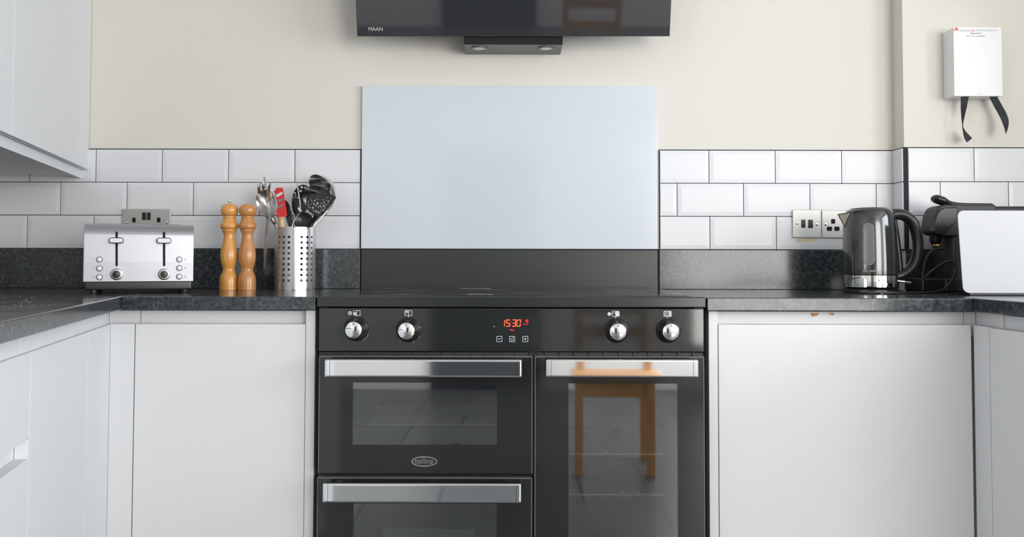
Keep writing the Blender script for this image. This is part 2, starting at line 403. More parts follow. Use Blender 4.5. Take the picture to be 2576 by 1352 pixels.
# ------------------------------------------------------------------ worktops
YF = 1.99; TH = .031
CL = PZ(290, 749.5, WT)
EL = lambda y: Vector((CL.x+(CL.y-y)*.2567, y, 0))          # left run edge line at depth y
xc1, xc2 = P(797, 760, YF).x, P(1775, 760, YF).x
CRX = P(2449, 755, YF).x
ER = lambda y: Vector((CRX+(YF-y)*.055, y, 0))
def top(name, pts, label):
    a = sum((Vector((p[0], p[1], 0)) for p in pts), Vector())/len(pts)
    o = obj(name, prism([Vector((p[0], p[1], WT-TH)) for p in pts], Vector((0, 0, TH)), bev=.0025, seg=3), 'granite', None, at=(a.x, a.y, WT-TH)); return tag(o, label, 'worktop')
wb = lambda y: wl0+DL*((wl0.y-y)/.9686)
cj = EL(YF).x+.0
top('worktop', [(EL(YF).x, YF), (EL(.45).x, .45), (wb(.45).x+.006, .45), (wb(2.57).x+.006, 2.598), (EL(YF).x, 2.598)], 'dark granite worktop of the left cabinet run with empty surface')
top('worktop', [(EL(YF).x+.0006, YF), (xc1-.003, YF), (xc1-.003, 2.598), (EL(YF).x+.0006, 2.598)], 'dark granite worktop left of the cooker carrying toaster, mills and utensil pot')
top('worktop', [(xc2+.003, YF), (ER(YF).x-.0006, YF), (ER(YF).x-.0006, YP+.005), (xi-.002, YP+.005), (xi-.002, 2.598), (xc2+.003, 2.598)], 'dark granite worktop right of the cooker carrying the black kettle')
top('worktop', [(ER(YF).x, YF), (ER(.45).x, .45), (1.718, .45), (1.718, YP+.005), (ER(YF).x, YP+.005)], 'dark granite worktop of the right return under the white box')

# ------------------------------------------------------------------ base cabinets facing the camera
YD = 2.01
ZD0, ZPL = .14, .125
def zpx(px, py, Y=YD): return P(px, py, Y).z
def cabinet_front(name, loc, label, x0, x1, dx0, dx1, sp, dtop, group=None):
    t = thing(name, loc, label, 'cabinet')
    zt_ = WT-TH-.0015
    obj('carcass', box(x0, x1, YD+.045, 2.57, .10, zt_, bev=.0005, seg=1), 'cab', t)
    obj('plinth', box(x0, x1, YD+.05, YD+.066, 0, .10), 'cab', t, smooth=0)
    obj('door', box(dx0, dx1, YD, YD+.02, ZD0, dtop, bev=.0018), 'cab', t)
    return t
# left of cooker
dxa, dxb = P(337.5, 1000, YD).x, P(766.5, 1000, YD).x
pa, pb = P(768, 1000, YD).x, P(791.5, 1000, YD).x
dtop = zpx(550, 815.5)
tA = cabinet_front('base_cabinet', ((dxa+dxb)/2, YD, 0), 'white base cabinet with one tall door left of the black cooker', dxa-.002, pa-.0005, dxa, dxb, None, dtop)
obj('side_panel', box(pa, pb, YD-.001, 2.57, 0, WT-TH-.0012, bev=.001), 'cab', tA)
obj('handle_rail', box(P(344.5, 800, YD).x, pa-.001, YD+.022, YD+.044, dtop-.03, WT-TH-.0035, bev=.001), 'cab', tA)
# right of cooker
pc, pd = P(1783.5, 1000, YD).x, P(1806, 1000, YD).x
dxc, dxd = P(1808.5, 1000, YD).x, P(2446, 1000, YD).x
dtop2 = zpx(2120, 817.5)
tB = cabinet_front('base_cabinet', ((dxc+dxd)/2, YD, 0), 'wide white base cabinet right of the cooker with chipped top rail', pd+.0005, dxd+.002, dxc, dxd, None, dtop2)
obj('side_panel', box(pc, pd, YD-.001, 2.57, 0, WT-TH-.0012, bev=.001), 'cab', tB)
rl = obj('handle_rail', box(pd+.001, P(2436, 800, YD).x, YD+.022, YD+.044, dtop2-.03, WT-TH-.003, bev=.001), 'cab', tB)
cp = [[(2039, 788.5), (2041, 795), (2044, 797.5), (2049, 795.5), (2056, 795), (2059, 791), (2062, 788.5)], [(2084, 788.5), (2089, 793.5), (2092, 791.5), (2096, 795), (2099, 788.5)]]
for c_ in cp: obj('chip', flat([c_], on(YD+.0215), (0, .0008, 0)), 'chip', rl, smooth=0, label='bare orange brown chipped spot')

# ------------------------------------------------------------------ left run cabinets (frame: s along DL, t into room, z)
OL = P(276, 900, YD); OL.z = 0
def fbox(O, D, N, s0, s1, t0, t1, z0, z1, bev=.0015, bm=None):
    mx = Matrix(((D.x, N.x, 0, O.x), (D.y, N.y, 0, O.y), (0, 0, 1, 0), (0, 0, 0, 1)))
    return box(s0, s1, t0, t1, z0, z1, bev, 2, bm, mx)
sL = lambda px, py: (PL(px, py, OL, DL)-OL).dot(DL)
zL = lambda px, py: PL(px, py, OL, DL).z
t = thing('base_cabinet', OL+DL*.2, 'white corner base cabinet of the left run with narrow filler strips', 'cabinet')
s1, s2 = sL(219.5, 1000), sL(76, 1000)
OQ = OL-NL*.007; sq = (PL(49, 880, OQ, DL)-OQ).dot(DL)
dl = .8405
obj('carcass', fbox(OL, DL, NL, .0, s2, -.60, -.045, .10, WT-TH-.0015), 'cab', t)
obj('plinth', fbox(OL, DL, NL, 0, s2, -.07, -.055, 0, .10), 'cab', t)
obj('filler_panel', fbox(OL, DL, NL, .0004, s1-.001, -.02, 0, ZD0, dl), 'cab', t)
obj('corner_post', box(OL.x-.001, P(335, 1000, YD).x, YD, YD+.02, ZD0, dtop, bev=.002), 'cab', t)
obj('door', fbox(OL, DL, NL, s1+.001, s2-.001, -.02, 0, ZD0, dl), 'cab', t)
obj('handle_rail', fbox(OL, DL, NL, -.0245, sq-.001, -.030, -.007, dl-.03, WT-TH-.003), 'cab', t)
obj('handle_rail', box(OL.x-.013, P(342.5, 800, YD).x, YD+.022, YD+.044, dtop-.03, WT-TH-.0035, bev=.001), 'cab', t)
# drawer unit
t = thing('base_cabinet', OL+DL*(s2+.3), 'white drawer cabinet of the left run with recessed grip channel', 'cabinet')
s3 = s2+.62
obj('carcass', fbox(OL, DL, NL, s2+.0005, s3, -.60, -.045, .10, WT-TH-.0015), 'cab', t)
obj('plinth', fbox(OL, DL, NL, s2, s3, -.07, -.055, 0, .10), 'cab', t)
s4 = sL(70, 1120); za, zb_ = zL(69, 1106), zL(69, 1155)
ob = obj('drawer', fbox(OL, DL, NL, s2+.001, s3, -.02, 0, za, dl), 'cab', t)
b = fbox(OL, DL, NL, s2+.001, s3, -.02, 0, ZD0, zb_); fbox(OL, DL, NL, s2+.001, s4, -.02, 0, zb_-.001, za-.001, bm=b)
obj('drawer', b, 'cab', t)
obj('grip_channel', fbox(OL, DL, NL, s2+.003, s3, -.042, -.0205, zb_-.02, za+.01), 'cab', t)
obj('handle_rail', fbox(OL, DL, NL, sq+.001, s3, -.030, -.007, dl-.03, WT-TH-.003), 'cab', t)

# ------------------------------------------------------------------ right run cabinet
OR = P(2449, 900, YD); OR.z = 0
sR = lambda px, py: (PL(px, py, OR, DR)-OR).dot(DR)
t = thing('base_cabinet', OR+DR*.3, 'white base cabinet of the right return beside the wide chipped one', 'cabinet')
r1 = sR(2491, 1000); r2 = r1+.6; rr_ = sR(2502, 805)
obj('carcass', fbox(OR, DR, NR, 0, r2, -.58, -.045, .10, WT-TH-.0015), 'cab', t)
obj('plinth', fbox(OR, DR, NR, 0, r2, -.07, -.055, 0, .10), 'cab', t)
obj('filler_panel', fbox(OR, DR, NR, .001, r1-.001, -.02, 0, ZD0, dtop2), 'cab', t)
obj('door', fbox(OR, DR, NR, r1+.001, r2, -.02, 0, ZD0, dtop2-.002), 'cab', t)
obj('handle_rail', fbox(OR, DR, NR, -.021, rr_-.001, -.044, -.020, dtop2-.03, WT-TH-.0025), 'cab', t)
obj('handle_rail', fbox(OR, DR, NR, rr_+.001, r2, -.044, -.022, dtop2-.03, WT-TH-.004), 'cab', t)

obj('handle_rail', box(P(2437.5, 800, YD).x, OR.x+.0185, YD+.022, YD+.044, dtop2-.03, WT-TH-.003, bev=.001), 'cab', t)

# ------------------------------------------------------------------ wall cabinets, upper left
OU = P(226, 300, YW); OU = Vector((OU.x, YW-.002, 0))
sU = lambda px, py: (PL(px, py, OU, DL)-OU).dot(DL)
zd = PL(110, 377, OU, DL).z; zc = zd-.026
u1, u2 = sU(203, 300), sU(33, 200); u3 = u2+.5
for (a, c, lab) in ((0, u2, 'white wall cabinet at upper left touching the cream back wall'), (u2, u3, 'white wall cabinet at the left edge, nearer the viewer')):
    t = thing('wall_cabinet', OU+DL*((a+c)/2)+NL*-.17+Vector((0, 0, zc)), lab, 'cabinet')
    a_ = a+.0005
    b = fbox(OU, DL, NL, a_+(.085 if a == 0 else 0), c, -.36, -.0195, zc, 2.2, 0)
    if a == 0: fbox(OU, DL, NL, a_, .0855, -.03, -.0195, zc, 2.2, 0, bm=b)
    obj('carcass', b, 'cab', t, smooth=0)
    if a == 0:
        obj('filler_panel', fbox(OU, DL, NL, .0005, u1-.001, -.018, 0, zd, 2.2), 'cab', t)
        obj('door', fbox(OU, DL, NL, u1+.001, c-.001, -.018, 0, zd, 2.2), 'cab', t)
    else: obj('door', fbox(OU, DL, NL, a+.001, c-.001, -.018, 0, zd, 2.2), 'cab', t)

# ------------------------------------------------------------------ cooker hood
YH = 2.468
t = thing('cooker_hood', (0, YW, P(1290, 138, YW).z), 'black slanted glass cooker hood with two round lamps above the cooker', 'cooker hood')
gl = [P(898.5, 91.5, YH), P(1684.5, 91.5, YH)]
lean = Vector((0, -.30, 1)).normalized()
hh = .50
nrm = Vector((0, -1, -.30)).normalized()
b = prism([gl[0], gl[1], gl[1]+lean*hh, gl[0]+lean*hh], -nrm*.008, bev=.0008, seg=1)
gp = obj('glass_front', b, 'hoodglass', t)
def on_hood(x, y):
    d = ray(x, y); p0 = gl[0]+nrm*.0004; return CAMP+d*((p0-CAMP).dot(nrm)/d.dot(nrm))
obj('lettering', text('MAAN', 927.5, 962.5, 68.5, 77.8, on_hood), 'print', gp, smooth=0)
bx0, bx1 = P(1167, 97, YH+.012).x, P(1415.5, 97, YH+.012).x
zh0 = P(1290, 137.5, YW).z; zh1 = P(1290, 91, YH+.012).z
b = box(bx0, bx1, YH+.012, YW-.001, zh0, zh1+.02, bev=.001)
for f in b.faces:
    if f.normal.z < -.9: f.material_index = 1
lb = obj('lamp_housing', b, ['dark', 'hoodgrey'], t, recalc=False)
b = prism([Vector((bx0-.0, YH+.03, zh1+.008)), Vector((bx0, YW-.001, zh1+.008)), Vector((bx0, YW-.001, zh1+.5)), Vector((bx0, YH-.09, zh1+.48))], Vector((bx1-bx0, 0, 0)))
obj('hood_body', b, 'blackm', t, smooth=0)
for lx in (1206, 1374):
    c = PZ(lx, 120.8, zh0)
    b = lathe([(.0245, 0), (.0245, .003), (.0205, .004), (.0205, .001)], c, 40, mx=Matrix.Translation(c) @ Matrix.Rotation(R(180), 4, 'X'), cap=False)
    q = obj('lamp', b, 'hoodgrey', t)
    b = lathe([(.0205, 0), (.0205, .0022), (.012, .0034), (.001, .0038)], c, 40, mx=Matrix.Translation(c) @ Matrix.Rotation(R(180), 4, 'X'))
    obj('lamp_glass', b, 'lamp', q, label='frosted pale lamp glass, unlit')

# ------------------------------------------------------------------ range cooker
YC = 1.985; YDR = 1.972
kx0, kx1 = P(799, 820, YC).x, P(1773.5, 820, YC).x
ck = thing('range_cooker', (0, YC, 0), 'wide black range cooker with three oven doors, chrome handles and red clock', 'cooker')
zf = lambda py, Y=YC: P(1288, py, Y).z
# body shell made of panels so that the ovens are hollow
zp = zf(886); zbot = .10
b = box(kx0, kx0+.02, YC+.02, 2.565, zbot, zf(776)); box(kx1-.02, kx1, YC+.02, 2.565, zbot, zf(776), bm=b)
box(kx0, kx1, 2.54, 2.565, zbot, zf(776), bm=b); box(kx0, kx1, YC+.02, 2.565, zbot, zbot+.02, bm=b)
xm_ = P(1342, 1000, YC).x
box(xm_-.012, xm_+.012, YC+.005, 2.54, zbot, zp, bm=b)
box(kx0, kx1, YC+.02, 2.54, zp-.006, zp+.002, bm=b)
box(kx0+.004, xm_, YC+.014, 2.54, zf(1206), zf(1190), bm=b)
obj('body', b, 'enamel', ck, smooth=0)
obj('plinth', box(kx0+.01, kx1-.01, YC+.04, 2.5, 0, zbot), 'blackm', ck, smooth=0)
hob = obj('hob_surround', box(kx0-.002, kx1+.002, YC-.004, 2.573, zf(774), zf(747), bev=.003, seg=3), 'enamel', ck)
hg = obj('hob_glass', box(kx0+.02, kx1-.02, YC+.03, 2.54, zf(747)-.002, zf(747)+.0025, bev=.001), 'black_gloss', ck)
zg = zf(747)+.0025
for cx_, cy_, r_ in ((-.30, 2.14, .08), (-.30, 2.40, .10), (0, 2.28, .12), (.30, 2.14, .10), (.30, 2.40, .08)):
    n = 48; o_ = [(cx_+r_*math.cos(2*math.pi*i/n), cy_+r_*math.sin(2*math.pi*i/n)) for i in range(n)]
    i_ = [(cx_+(r_-.0015)*math.cos(2*math.pi*i/n), cy_+(r_-.0015)*math.sin(2*math.pi*i/n)) for i in range(n)]
    obj('cooking_zone', ring(o_, i_, lambda x, y: Vector((x, y, zg)), (0, 0, .0002)), 'zone', ck, smooth=0)
for yy, nn, x0_, x1_ in ((2.50, 26, -.150, -.060), (2.06, 18, -.105, -.045)):
    b = bmesh.new()
    for k in range(nn):
        q = bmesh.new(); bmesh.ops.create_icosphere(q, subdivisions=1, radius=.0016)
        q.transform(Matrix.Translation((x0_+(x1_-x0_)*k/nn, yy+random.uniform(-.006, .006), zg+.0002)) @ Matrix.Diagonal((random.uniform(1.2, 2.6), 1.5, .35, 1))); merge(b, q)
    obj('dried_spill', b, 'residue', ck, smooth=0, label='pale dried streak on the hob glass')
obj('control_panel', pbox(801.5, 1771, 776.5, 885.5, YC, .03, bev=.002), 'black_gloss', ck)
cpn = [o for o in ck.children if o.name.startswith('control_panel')][0]
obj('display_window', flat([rr(1233, 793, 1357, 872, 2)], on(YC-.0006)), mat('display_glass', (.022, .024, .026), .10), cpn)
# vents
b = pbox(803, 1768, 887, 896, YC+.006, .006)
for k in range(26): pbox(812+k*37.2, 816+k*37.2, 887, 896, YC+.002, .006, bm=b)
obj('vent_strip', b, 'blackm', ck, smooth=0)
# knobs
for kn, (kx, ky) in enumerate(((889, 831), (1022, 833.5), (1555, 835.5), (1688, 835.5))):
    tip = P(kx, ky, YC-.036); c = Vector((tip.x, YC, tip.z))
    b = lathe([(.0285, 0), (.0280, .003), (.0262, .005), (.0250, .0055), (.0245, .010), (.0205, .032), (.0192, .0345), (.018, .035)], c, 56, mx=front(c))
    kb = obj('knob', b, 'blackp', ck)
    b = lathe([(.0192, .0335), (.0192, .0352), (.0182, .0362), (.0150, .0375), (.0100, .0387), (.005, .0393), (.0006, .0395)], c, 56, mx=front(c))
    cp_ = obj('knob_cap', b, 'chrome', kb, label='polished chrome disc on the knob', smooth=60)
    ph = lambda u, v, c=c: Vector((c.x+u, YC-.0391-.0, c.z+v))
    b = bmesh.new(); prism([ph(-.0008, .0045), ph(.0008, .0045), ph(.0008, .0160)+Vector((0, .0012, 0)), ph(-.0008, .0160)+Vector((0, .0012, 0))], Vector((0, .0015, 0)), bm=b)
    obj('index_mark', b, 'printd', kb, smooth=0)
# printed symbols (parts of the control panel)
mp = on(YC-.0005)
def sym(name, polys, material='print', rings=()):
    b = flat(polys, mp, (0, .0004, 0))
    for o_, i_ in rings: ring(o_, i_, mp, (0, .0004, 0), b)
    obj(name, b, material, cpn, smooth=0)
def scale(arcs, material='printg'):
    for a_ in arcs: sym('dial_scale', a_, material)
def outline(x0, y0, x1, y1, w_=1.3, r_=2.5): return (rr(x0, y0, x1, y1, r_), rr(x0+w_, y0+w_, x1-w_, y1-w_, r_-w_*.6))
sym('oven_symbol', [[(888, 786.5), (896.5, 786.5), (896.5, 795), (889, 795)], [(895.6, 782), (897.2, 782), (897.2, 799), (895.6, 799)], circ(894, 801, 2, 10, 1.3)], rings=[outline(887.5, 781, 906.5, 795.2), outline(887.5, 781, 897.5, 795.2, 1.0)])
sym('fan_symbol', [], rings=[(circ(880.5, 788.3, 4.7), circ(880.5, 788.3, 2.0))])
sym('oven_symbol', [[(1027, 782), (1028.5, 782), (1028.5, 799.5), (1027, 799.5)], [(1019, 787), (1027, 787), (1027, 788.2), (1019, 788.2)], [(1020, 783), (1026.5, 783), (1026.5, 785.6), (1020, 785.6)], circ(1025, 801.5, 2, 10, 1.4)], rings=[outline(1018, 781, 1037, 795.2)])
sym('oven_symbol', [[(1548, 783), (1557.5, 783), (1557.5, 796), (1548, 796)], [(1540.5, 787.4), (1548, 787.4), (1548, 789), (1540.5, 789)], [(1547.8, 795), (1549.3, 795), (1549.3, 803), (1547.8, 803)], circ(1548.3, 804, 2.1, 10, 1.4)], rings=[outline(1539.5, 782.5, 1558.5, 797)])
sym('fan_symbol', [circ(1532.8, 790.5, 4.5)])
sym('grill_symbol', [[(1683, 784), (1687.5, 784), (1687.5, 796), (1683, 796)], [(1678, 795), (1679.5, 795), (1679.5, 803), (1678, 803)], circ(1679.5, 804.3, 2.2, 10, 1.5)]
    + [[(1671+3*i, 784.5+4*j), (1672.6+3*i, 784.5+4*j), (1673.4+3*i, 787+4*j), (1671.8+3*i, 787+4*j)] for i in range(4) for j in range(3)], rings=[outline(1669.5, 782.8, 1689.5, 797.3)])
# dial scale arcs
def arc(cx, cy, r_, a0, a1, w_=.9, n=12):
    o_ = [(cx+r_*math.sin(R(a0+(a1-a0)*i/n)), cy-r_*math.cos(R(a0+(a1-a0)*i/n))) for i in range(n+1)]
    i_ = [(cx+(r_-w_)*math.sin(R(a0+(a1-a0)*i/n)), cy-(r_-w_)*math.cos(R(a0+(a1-a0)*i/n))) for i in range(n+1)]
    return [[o_[k], o_[k+1], i_[k+1], i_[k]] for k in range(n)]
scale([arc(896.5, 830, 32, 108, 150, 1), arc(896.5, 830, 32, -52, -38, 3), arc(896.5, 830, 32, -85, -78, 1)])
scale([[circ(1027+32*math.sin(R(a)), 833-32*math.cos(R(a)), 1.1, 8)] for a in (-140, -95, -60, 38, 75, 118, 155)], 'print')
scale([arc(1550, 834, 31.5, -150, -85, 1), arc(1550, 834, 31.5, -75, -58, 2.4), arc(1550, 834, 31.5, -40, -24, 3.6)])
scale([arc(1681, 835, 31, -95, -80, 1.6), arc(1681, 835, 31, -16, -2, 2.4)])
# clock
def seg7(ch, x, y, w_, h, s=1.9, sh=1.6):
    S = {'1': 'bc', '5': 'afgcd', '3': 'abgcd', '0': 'abcdef'}[ch]; out = []
    def q(a, b_, c, d): return [(px+sh*(1-(py-y)/h), py) for px, py in (a, b_, c, d)]
    g = .35
    L = {'a': ((x+g, y), (x+w_-g, y), (x+w_-s, y+s), (x+s, y+s)), 'd': ((x+s, y+h-s), (x+w_-s, y+h-s), (x+w_-g, y+h), (x+g, y+h)),
         'g': ((x+s*.7, y+h/2-s/2), (x+w_-s*.7, y+h/2-s/2), (x+w_-s*.7, y+h/2+s/2), (x+s*.7, y+h/2+s/2)),
         'f': ((x, y+g), (x+s, y+s+g), (x+s, y+h/2-s/2-g), (x, y+h/2-g)), 'e': ((x, y+h/2+g), (x+s, y+h/2+s/2+g), (x+s, y+h-s-g), (x, y+h-g)),
         'b': ((x+w_-s, y+s+g), (x+w_, y+g), (x+w_, y+h/2-g), (x+w_-s, y+h/2-s/2-g)), 'c': ((x+w_-s, y+h/2+s/2+g), (x+w_, y+h/2+g), (x+w_, y+h-g), (x+w_-s, y+h-s-g))}
    for k in S: out.append(q(*L[k]))
    return out
mp2 = on(YC-.0016)
b = bmesh.new()
for ch, x in (('1', 1260.5), ('5', 1272.2), ('3', 1287.2), ('0', 1299)): flat(seg7(ch, x, 804.5, 10 if ch != '1' else 9, 18), mp2, (0, .0004, 0), b)
flat([circ(1285.2, 810, .9, 8), circ(1284.4, 817.5, .9, 8)], mp2, (0, .0004, 0), b)
obj('clock_digits', b, 'led', cpn, smooth=0, label='red glowing clock digits reading 15:30')
obj('clock_indicator', text('AUTO', 1315.5, 1328.5, 814, 817.8, mp2), 'led2', cpn, smooth=0, label='small dim red lettering')
b = bmesh.new(); ring(circ(1325.5, 808, 3.8, 14), circ(1325.5, 808, 2.2, 14), mp2, (0, .0004, 0), b); flat([circ(1325.5, 808, 1.2, 8)], mp2, (0, .0004, 0), b)
obj('clock_indicator', text('Min', 1283, 1294, 828.5, 833.6, mp2), 'led2', cpn, smooth=0, label='small dim red lettering under the time')
obj('clock_indicator', b, 'led2', cpn, smooth=0, label='small dim red indicator symbols')
def button(cx, polys, rg=()):
    b = flat(polys, mp2, (0, .0004, 0)); o_, i_ = outline(cx-7.2, 846, cx+7.2, 861, 1.2, 2); ring(o_, i_, mp2, (0, .0004, 0), b)
    for a, c in rg: ring(a, c, mp2, (0, .0004, 0), b)
    obj('button_symbol', b, 'print', cpn, smooth=0)
button(1256.2, [[(1253, 852.6), (1259.4, 852.6), (1259.4, 854.4), (1253, 854.4)]])
button(1288.5, arc(1288.5, 854, 3.9, 60, 330, 1.2, 14)+[[(1288.5, 848.5), (1291.8, 849.5), (1290.6, 853)]])
button(1321.3, [[(1318, 852.6), (1324.6, 852.6), (1324.6, 854.4), (1318, 854.4)], [(1320.4, 850), (1322.2, 850), (1322.2, 857), (1320.4, 857)]])
obj('sensor_dot', flat([circ(1243.5, 822, 1.0, 8, 1.7)], mp2), 'print', cpn, smooth=0)

# doors
def framed(x0, x1, z0, z1, wx0, wx1, wz0, wz1, Y, th, bev=.002):
    """door slab with a window opening"""
    def mf(u, v, t): return Vector((u, Y+t, v))
    b = bmesh.new()
    for (a, c, e, f_) in ((x0, wx0, z0, z1), (wx1, x1, z0, z1), (wx0, wx1, wz1, z1), (wx0, wx1, z0, wz0)):
        if c-a > 1e-4 and f_-e > 1e-4: box(a, c, Y, Y+th, e, f_, bm=b)
    bmesh.ops.remove_doubles(b, verts=b.verts, dist=1e-5)
    return b
def handle(par, x0, x1, y0, y1, Y=1.925):
    ym, xm = (y0+y1)/2, (x0+x1)/2
    a, c = P(x0, ym, Y).x, P(x1, ym, Y).x; z0, z1 = P(xm, y1, Y).z, P(xm, y0, Y).z
    hb = obj('handle', box(a, c, Y, Y+.016, z0, z1, bev=.0045, seg=4), 'chrome_b', par, smooth=50)
    obj('handle_face', box(a+.0045, c-.0045, Y-.0008, Y+.004, z0+.0045, z1-.0045, bev=.0006), 'chrome', hb)
    for xx in (a+.012, c-.012): obj('handle_joint', box(xx-.0004, xx+.0004, Y-.0010, Y+.003, z0+.003, z1-.003), 'dark', hb, smooth=0)
    for xx in (a+.02, c-.035): obj('handle_mount', box(xx, xx+.015, Y+.014, YDR+.003, z0+.008, z1-.008, bev=.002), 'chrome_b', par)
def oven(label, x0, x1, y0, y1, wx0, wx1, wy0, wy1, racks, cav):
    ax, bx_ = P(x0, 1100, YDR).x, P(x1, 1100, YDR).x
    z1 = zf(y0, YDR); z0 = zf(y1, YDR) if y1 < 1400 else .11
    wa, wc = P(wx0, 1100, YDR).x, P(wx1, 1100, YDR).x; wz1 = zf(wy0, YDR); wz0 = zf(wy1, YDR) if wy1 < 1400 else .2
    d = obj('oven_door', framed(ax, bx_, z0, z1, wa, wc, wz0, wz1, YDR, .025), 'black_gloss', ck, smooth=0, label=label)
    obj('door_window', box(wa, wc, YDR+.0002, YDR+.005, wz0, wz1), 'ovenglass', d, smooth=0, label='tinted see-through oven window')
    # edge trim
    b = box(ax-.0003, ax+.0012, YDR-.0004, YDR+.02, z0, z1); box(bx_-.0012, bx_+.0003, YDR-.0004, YDR+.02, z0, z1, bm=b); box(ax, bx_, YDR-.0004, YDR+.02, z1-.0012, z1+.0003, bm=b)
    obj('door_edge', b, 'greyp', d, smooth=0)
    # cavity
    ca, cc = max(wa-.03, kx0+.022), min(wc+.03, kx1-.022)
    if cc > xm_-.014 and ca < xm_: cc = xm_-.014
    cz0, cz1 = max(wz0-.03, zbot+.03), wz1+.01
    b = bmesh.new()
    for q in ((ca, cc, 2.45, 2.455, cz0, cz1), (ca, ca+.003, 2.005, 2.45, cz0, cz1), (cc-.003, cc, 2.005, 2.45, cz0, cz1), (ca, cc, 2.005, 2.45, cz0, cz0+.003), (ca, cc, 2.005, 2.45, cz1-.003, cz1)): box(*q, bm=b)
    obj('oven_cavity', b, 'cavity', ck, smooth=0)
    for (rx0, rx1, ry, nubs) in racks:
        Yr = 2.03; r0 = P(rx0, ry, Yr); r1_ = P(rx1, ry, Yr); r1_.z = r0.z
        rk = obj('oven_rack', tube([r0, r1_], .0024, 8, k=1), 'rack', ck, smooth=60, label='pale wire rack inside the oven')
        obj('rack_bar', tube([r0+Vector((0, .30, 0)), r1_+Vector((0, .30, 0))], .002, 8, k=1), 'rackd', rk, smooth=60)
        for q in nubs:
            pq = P(q, ry, Yr); pq.z = r0.z
            obj('rack_tip', tube([pq+Vector((0, -.0005, .001)), pq+Vector((0, .001, .0045)), pq+Vector((0, .008, .0047))], .0018, 8, k=1), 'rack', rk, smooth=60)
            obj('rack_rod', tube([pq+Vector((0, .008, .0045)), pq+Vector((0, .30, .0045))], .0014, 6, k=1), 'rackd', rk, smooth=60)
    return d
d1 = oven('upper left oven door with oval badge', 801, 1339, 898, 1191.5, 887, 1250, 964, 1121, [(898, 1250, 1069, [899]+[938+38.8*i for i in range(8)]+[1250])], 0)
d2 = oven('lower left oven door cut off by the frame', 799, 1338, 1204, 1500, 890, 1250, 1268, 1500, [], 0)
d3 = oven('tall right oven door', 1345.5, 1772, 898, 1500, 1430, 1705, 965, 1500, [(1432, 1665, 1143, [1452+38.6*i for i in range(6)]), (1432, 1668, 1245, [1451+38.6*i for i in range(6)])], 0)
handle(d1, 816, 1313.5, 905, 951); handle(d2, 811, 1312, 1217.5, 1267.5); handle(d3, 1373, 1758, 905, 951)
# badge
mb = on(YDR-.0008); mb2 = on(YDR-.0016)
o_, i_ = circ(1067.5, 1162, 33, 40, 13.2), circ(1067.5, 1162, 30, 40, 10.4)
bd = obj('badge', ring(o_, i_, mb2, (0, .0016, 0)), 'chrome_b', d1, label='oval silver badge')
b = flat([i_], mb, (0, .0006, 0)); obj('badge_plate', b, 'blackm', bd, smooth=0)
obj('lettering', text('belling', 1044, 1089.5, 1153.5, 1172, mb2), 'chrome_b', bd, smooth=0)
# pale slab and bar added for the bright reflection in the lower oven glass
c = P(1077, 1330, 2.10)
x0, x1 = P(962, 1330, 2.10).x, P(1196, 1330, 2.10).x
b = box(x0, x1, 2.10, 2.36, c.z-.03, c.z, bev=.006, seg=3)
b2 = obj('reflection_slab', b, 'reflection', None, at=(c.x, 2.23, c.z-.03)); tag(b2, 'pale slab standing in for a bright reflection in the lower left oven', 'reflection')
r0, r1_ = P(990, 1306, 2.2), P(1196, 1306, 2.2); r1_.z = r0.z
for yy in (2.08, 2.38): obj('rack_bar', tube([Vector((P(892, 1360, 2.03).x, yy, c.z-.034)), Vector((P(1248, 1360, 2.03).x, yy, c.z-.034))], .003, 8, k=1), 'rack', ck, smooth=60)
obj('reflection_bar', tube([r0+Vector((0, .15, 0)), r0, r1_, r1_+Vector((0, .15, 0))], .0035, 8, k=1), 'steel', ck, smooth=60)

# ================================================================== sockets
def rplate(x0, x1, y0, y1, Y=YT-.001, th=.005):
    a, c = P(x0, (y0+y1)/2, Y).x, P(x1, (y0+y1)/2, Y).x; z0, z1 = P((x0+x1)/2, y1, Y).z, P((x0+x1)/2, y0, Y).z
    return box(a, c, Y-th, Y, z0, z1, bev=.0028, seg=3)
YS = YT-.001-.005
ms = on(YS-.0003)
def screw(par, x, y):
    c = P(x, y, YS); b = lathe([(.0042, 0), (.0042, .0006), (.003, .0011), (.0006, .0013)], c, 20, mx=front(c)); s_ = obj('screw', b, 'chrome_b', par)
def hole(par, x0, y0, x1, y1, r_=1.5, nm='pin_hole', m_='dark', th=.0006): obj(nm, flat([rr(x0, y0, x1, y1, r_)], on(YS-th), (0, th, 0)), m_, par, smooth=0)
def socket(name, x, y, lab, cat='socket', grp=None):
    return thing(name, P(x, y, YT), lab, cat, grp)
t = socket('wall_socket', 369, 598, 'brushed steel double wall socket behind the toaster')
obj('faceplate', rplate(308, 430.5, 526, 598), 'plate', t)
for x in (361.8, 373.8): obj('rocker_switch', pbox(x-4.8, x+4.8, 535, 554, YS-.0015, .002, bev=.0005), 'blackp', t)
for x in (336.7, 399): hole(t, x-4.3, 548, x+4.3, 560)
for x in (328, 344, 391, 407): hole(t, x-5.5, 568, x+5.5, 577)
screw(t, 318.5, 560); screw(t, 419, 560)
t = socket('fused_switch', 2029, 599, 'brushed steel fused wall switch left of the right-hand socket', 'switch')
obj('faceplate', rplate(1992.5, 2065, 528, 599), 'plate', t)
obj('fuse_carrier', pbox(2015.8, 2026.4, 553, 573.5, YS-.0008, .0015, bev=.0004), 'blackp', t)
obj('rocker_switch', pbox(2033.6, 2045.4, 553, 574, YS-.0015, .002, bev=.0005), 'blackp', t)
screw(t, 2005.3, 562); screw(t, 2055, 565)
obj('sealant_smear', flat([[(2003, 601), (2055, 600.5), (2053, 606), (2040, 608), (2020, 609), (2004, 611)]], on(YT-.0006), (0, .0006, 0)), 'sealant', t, smooth=0, label='yellowish smear on the tile under the plate')
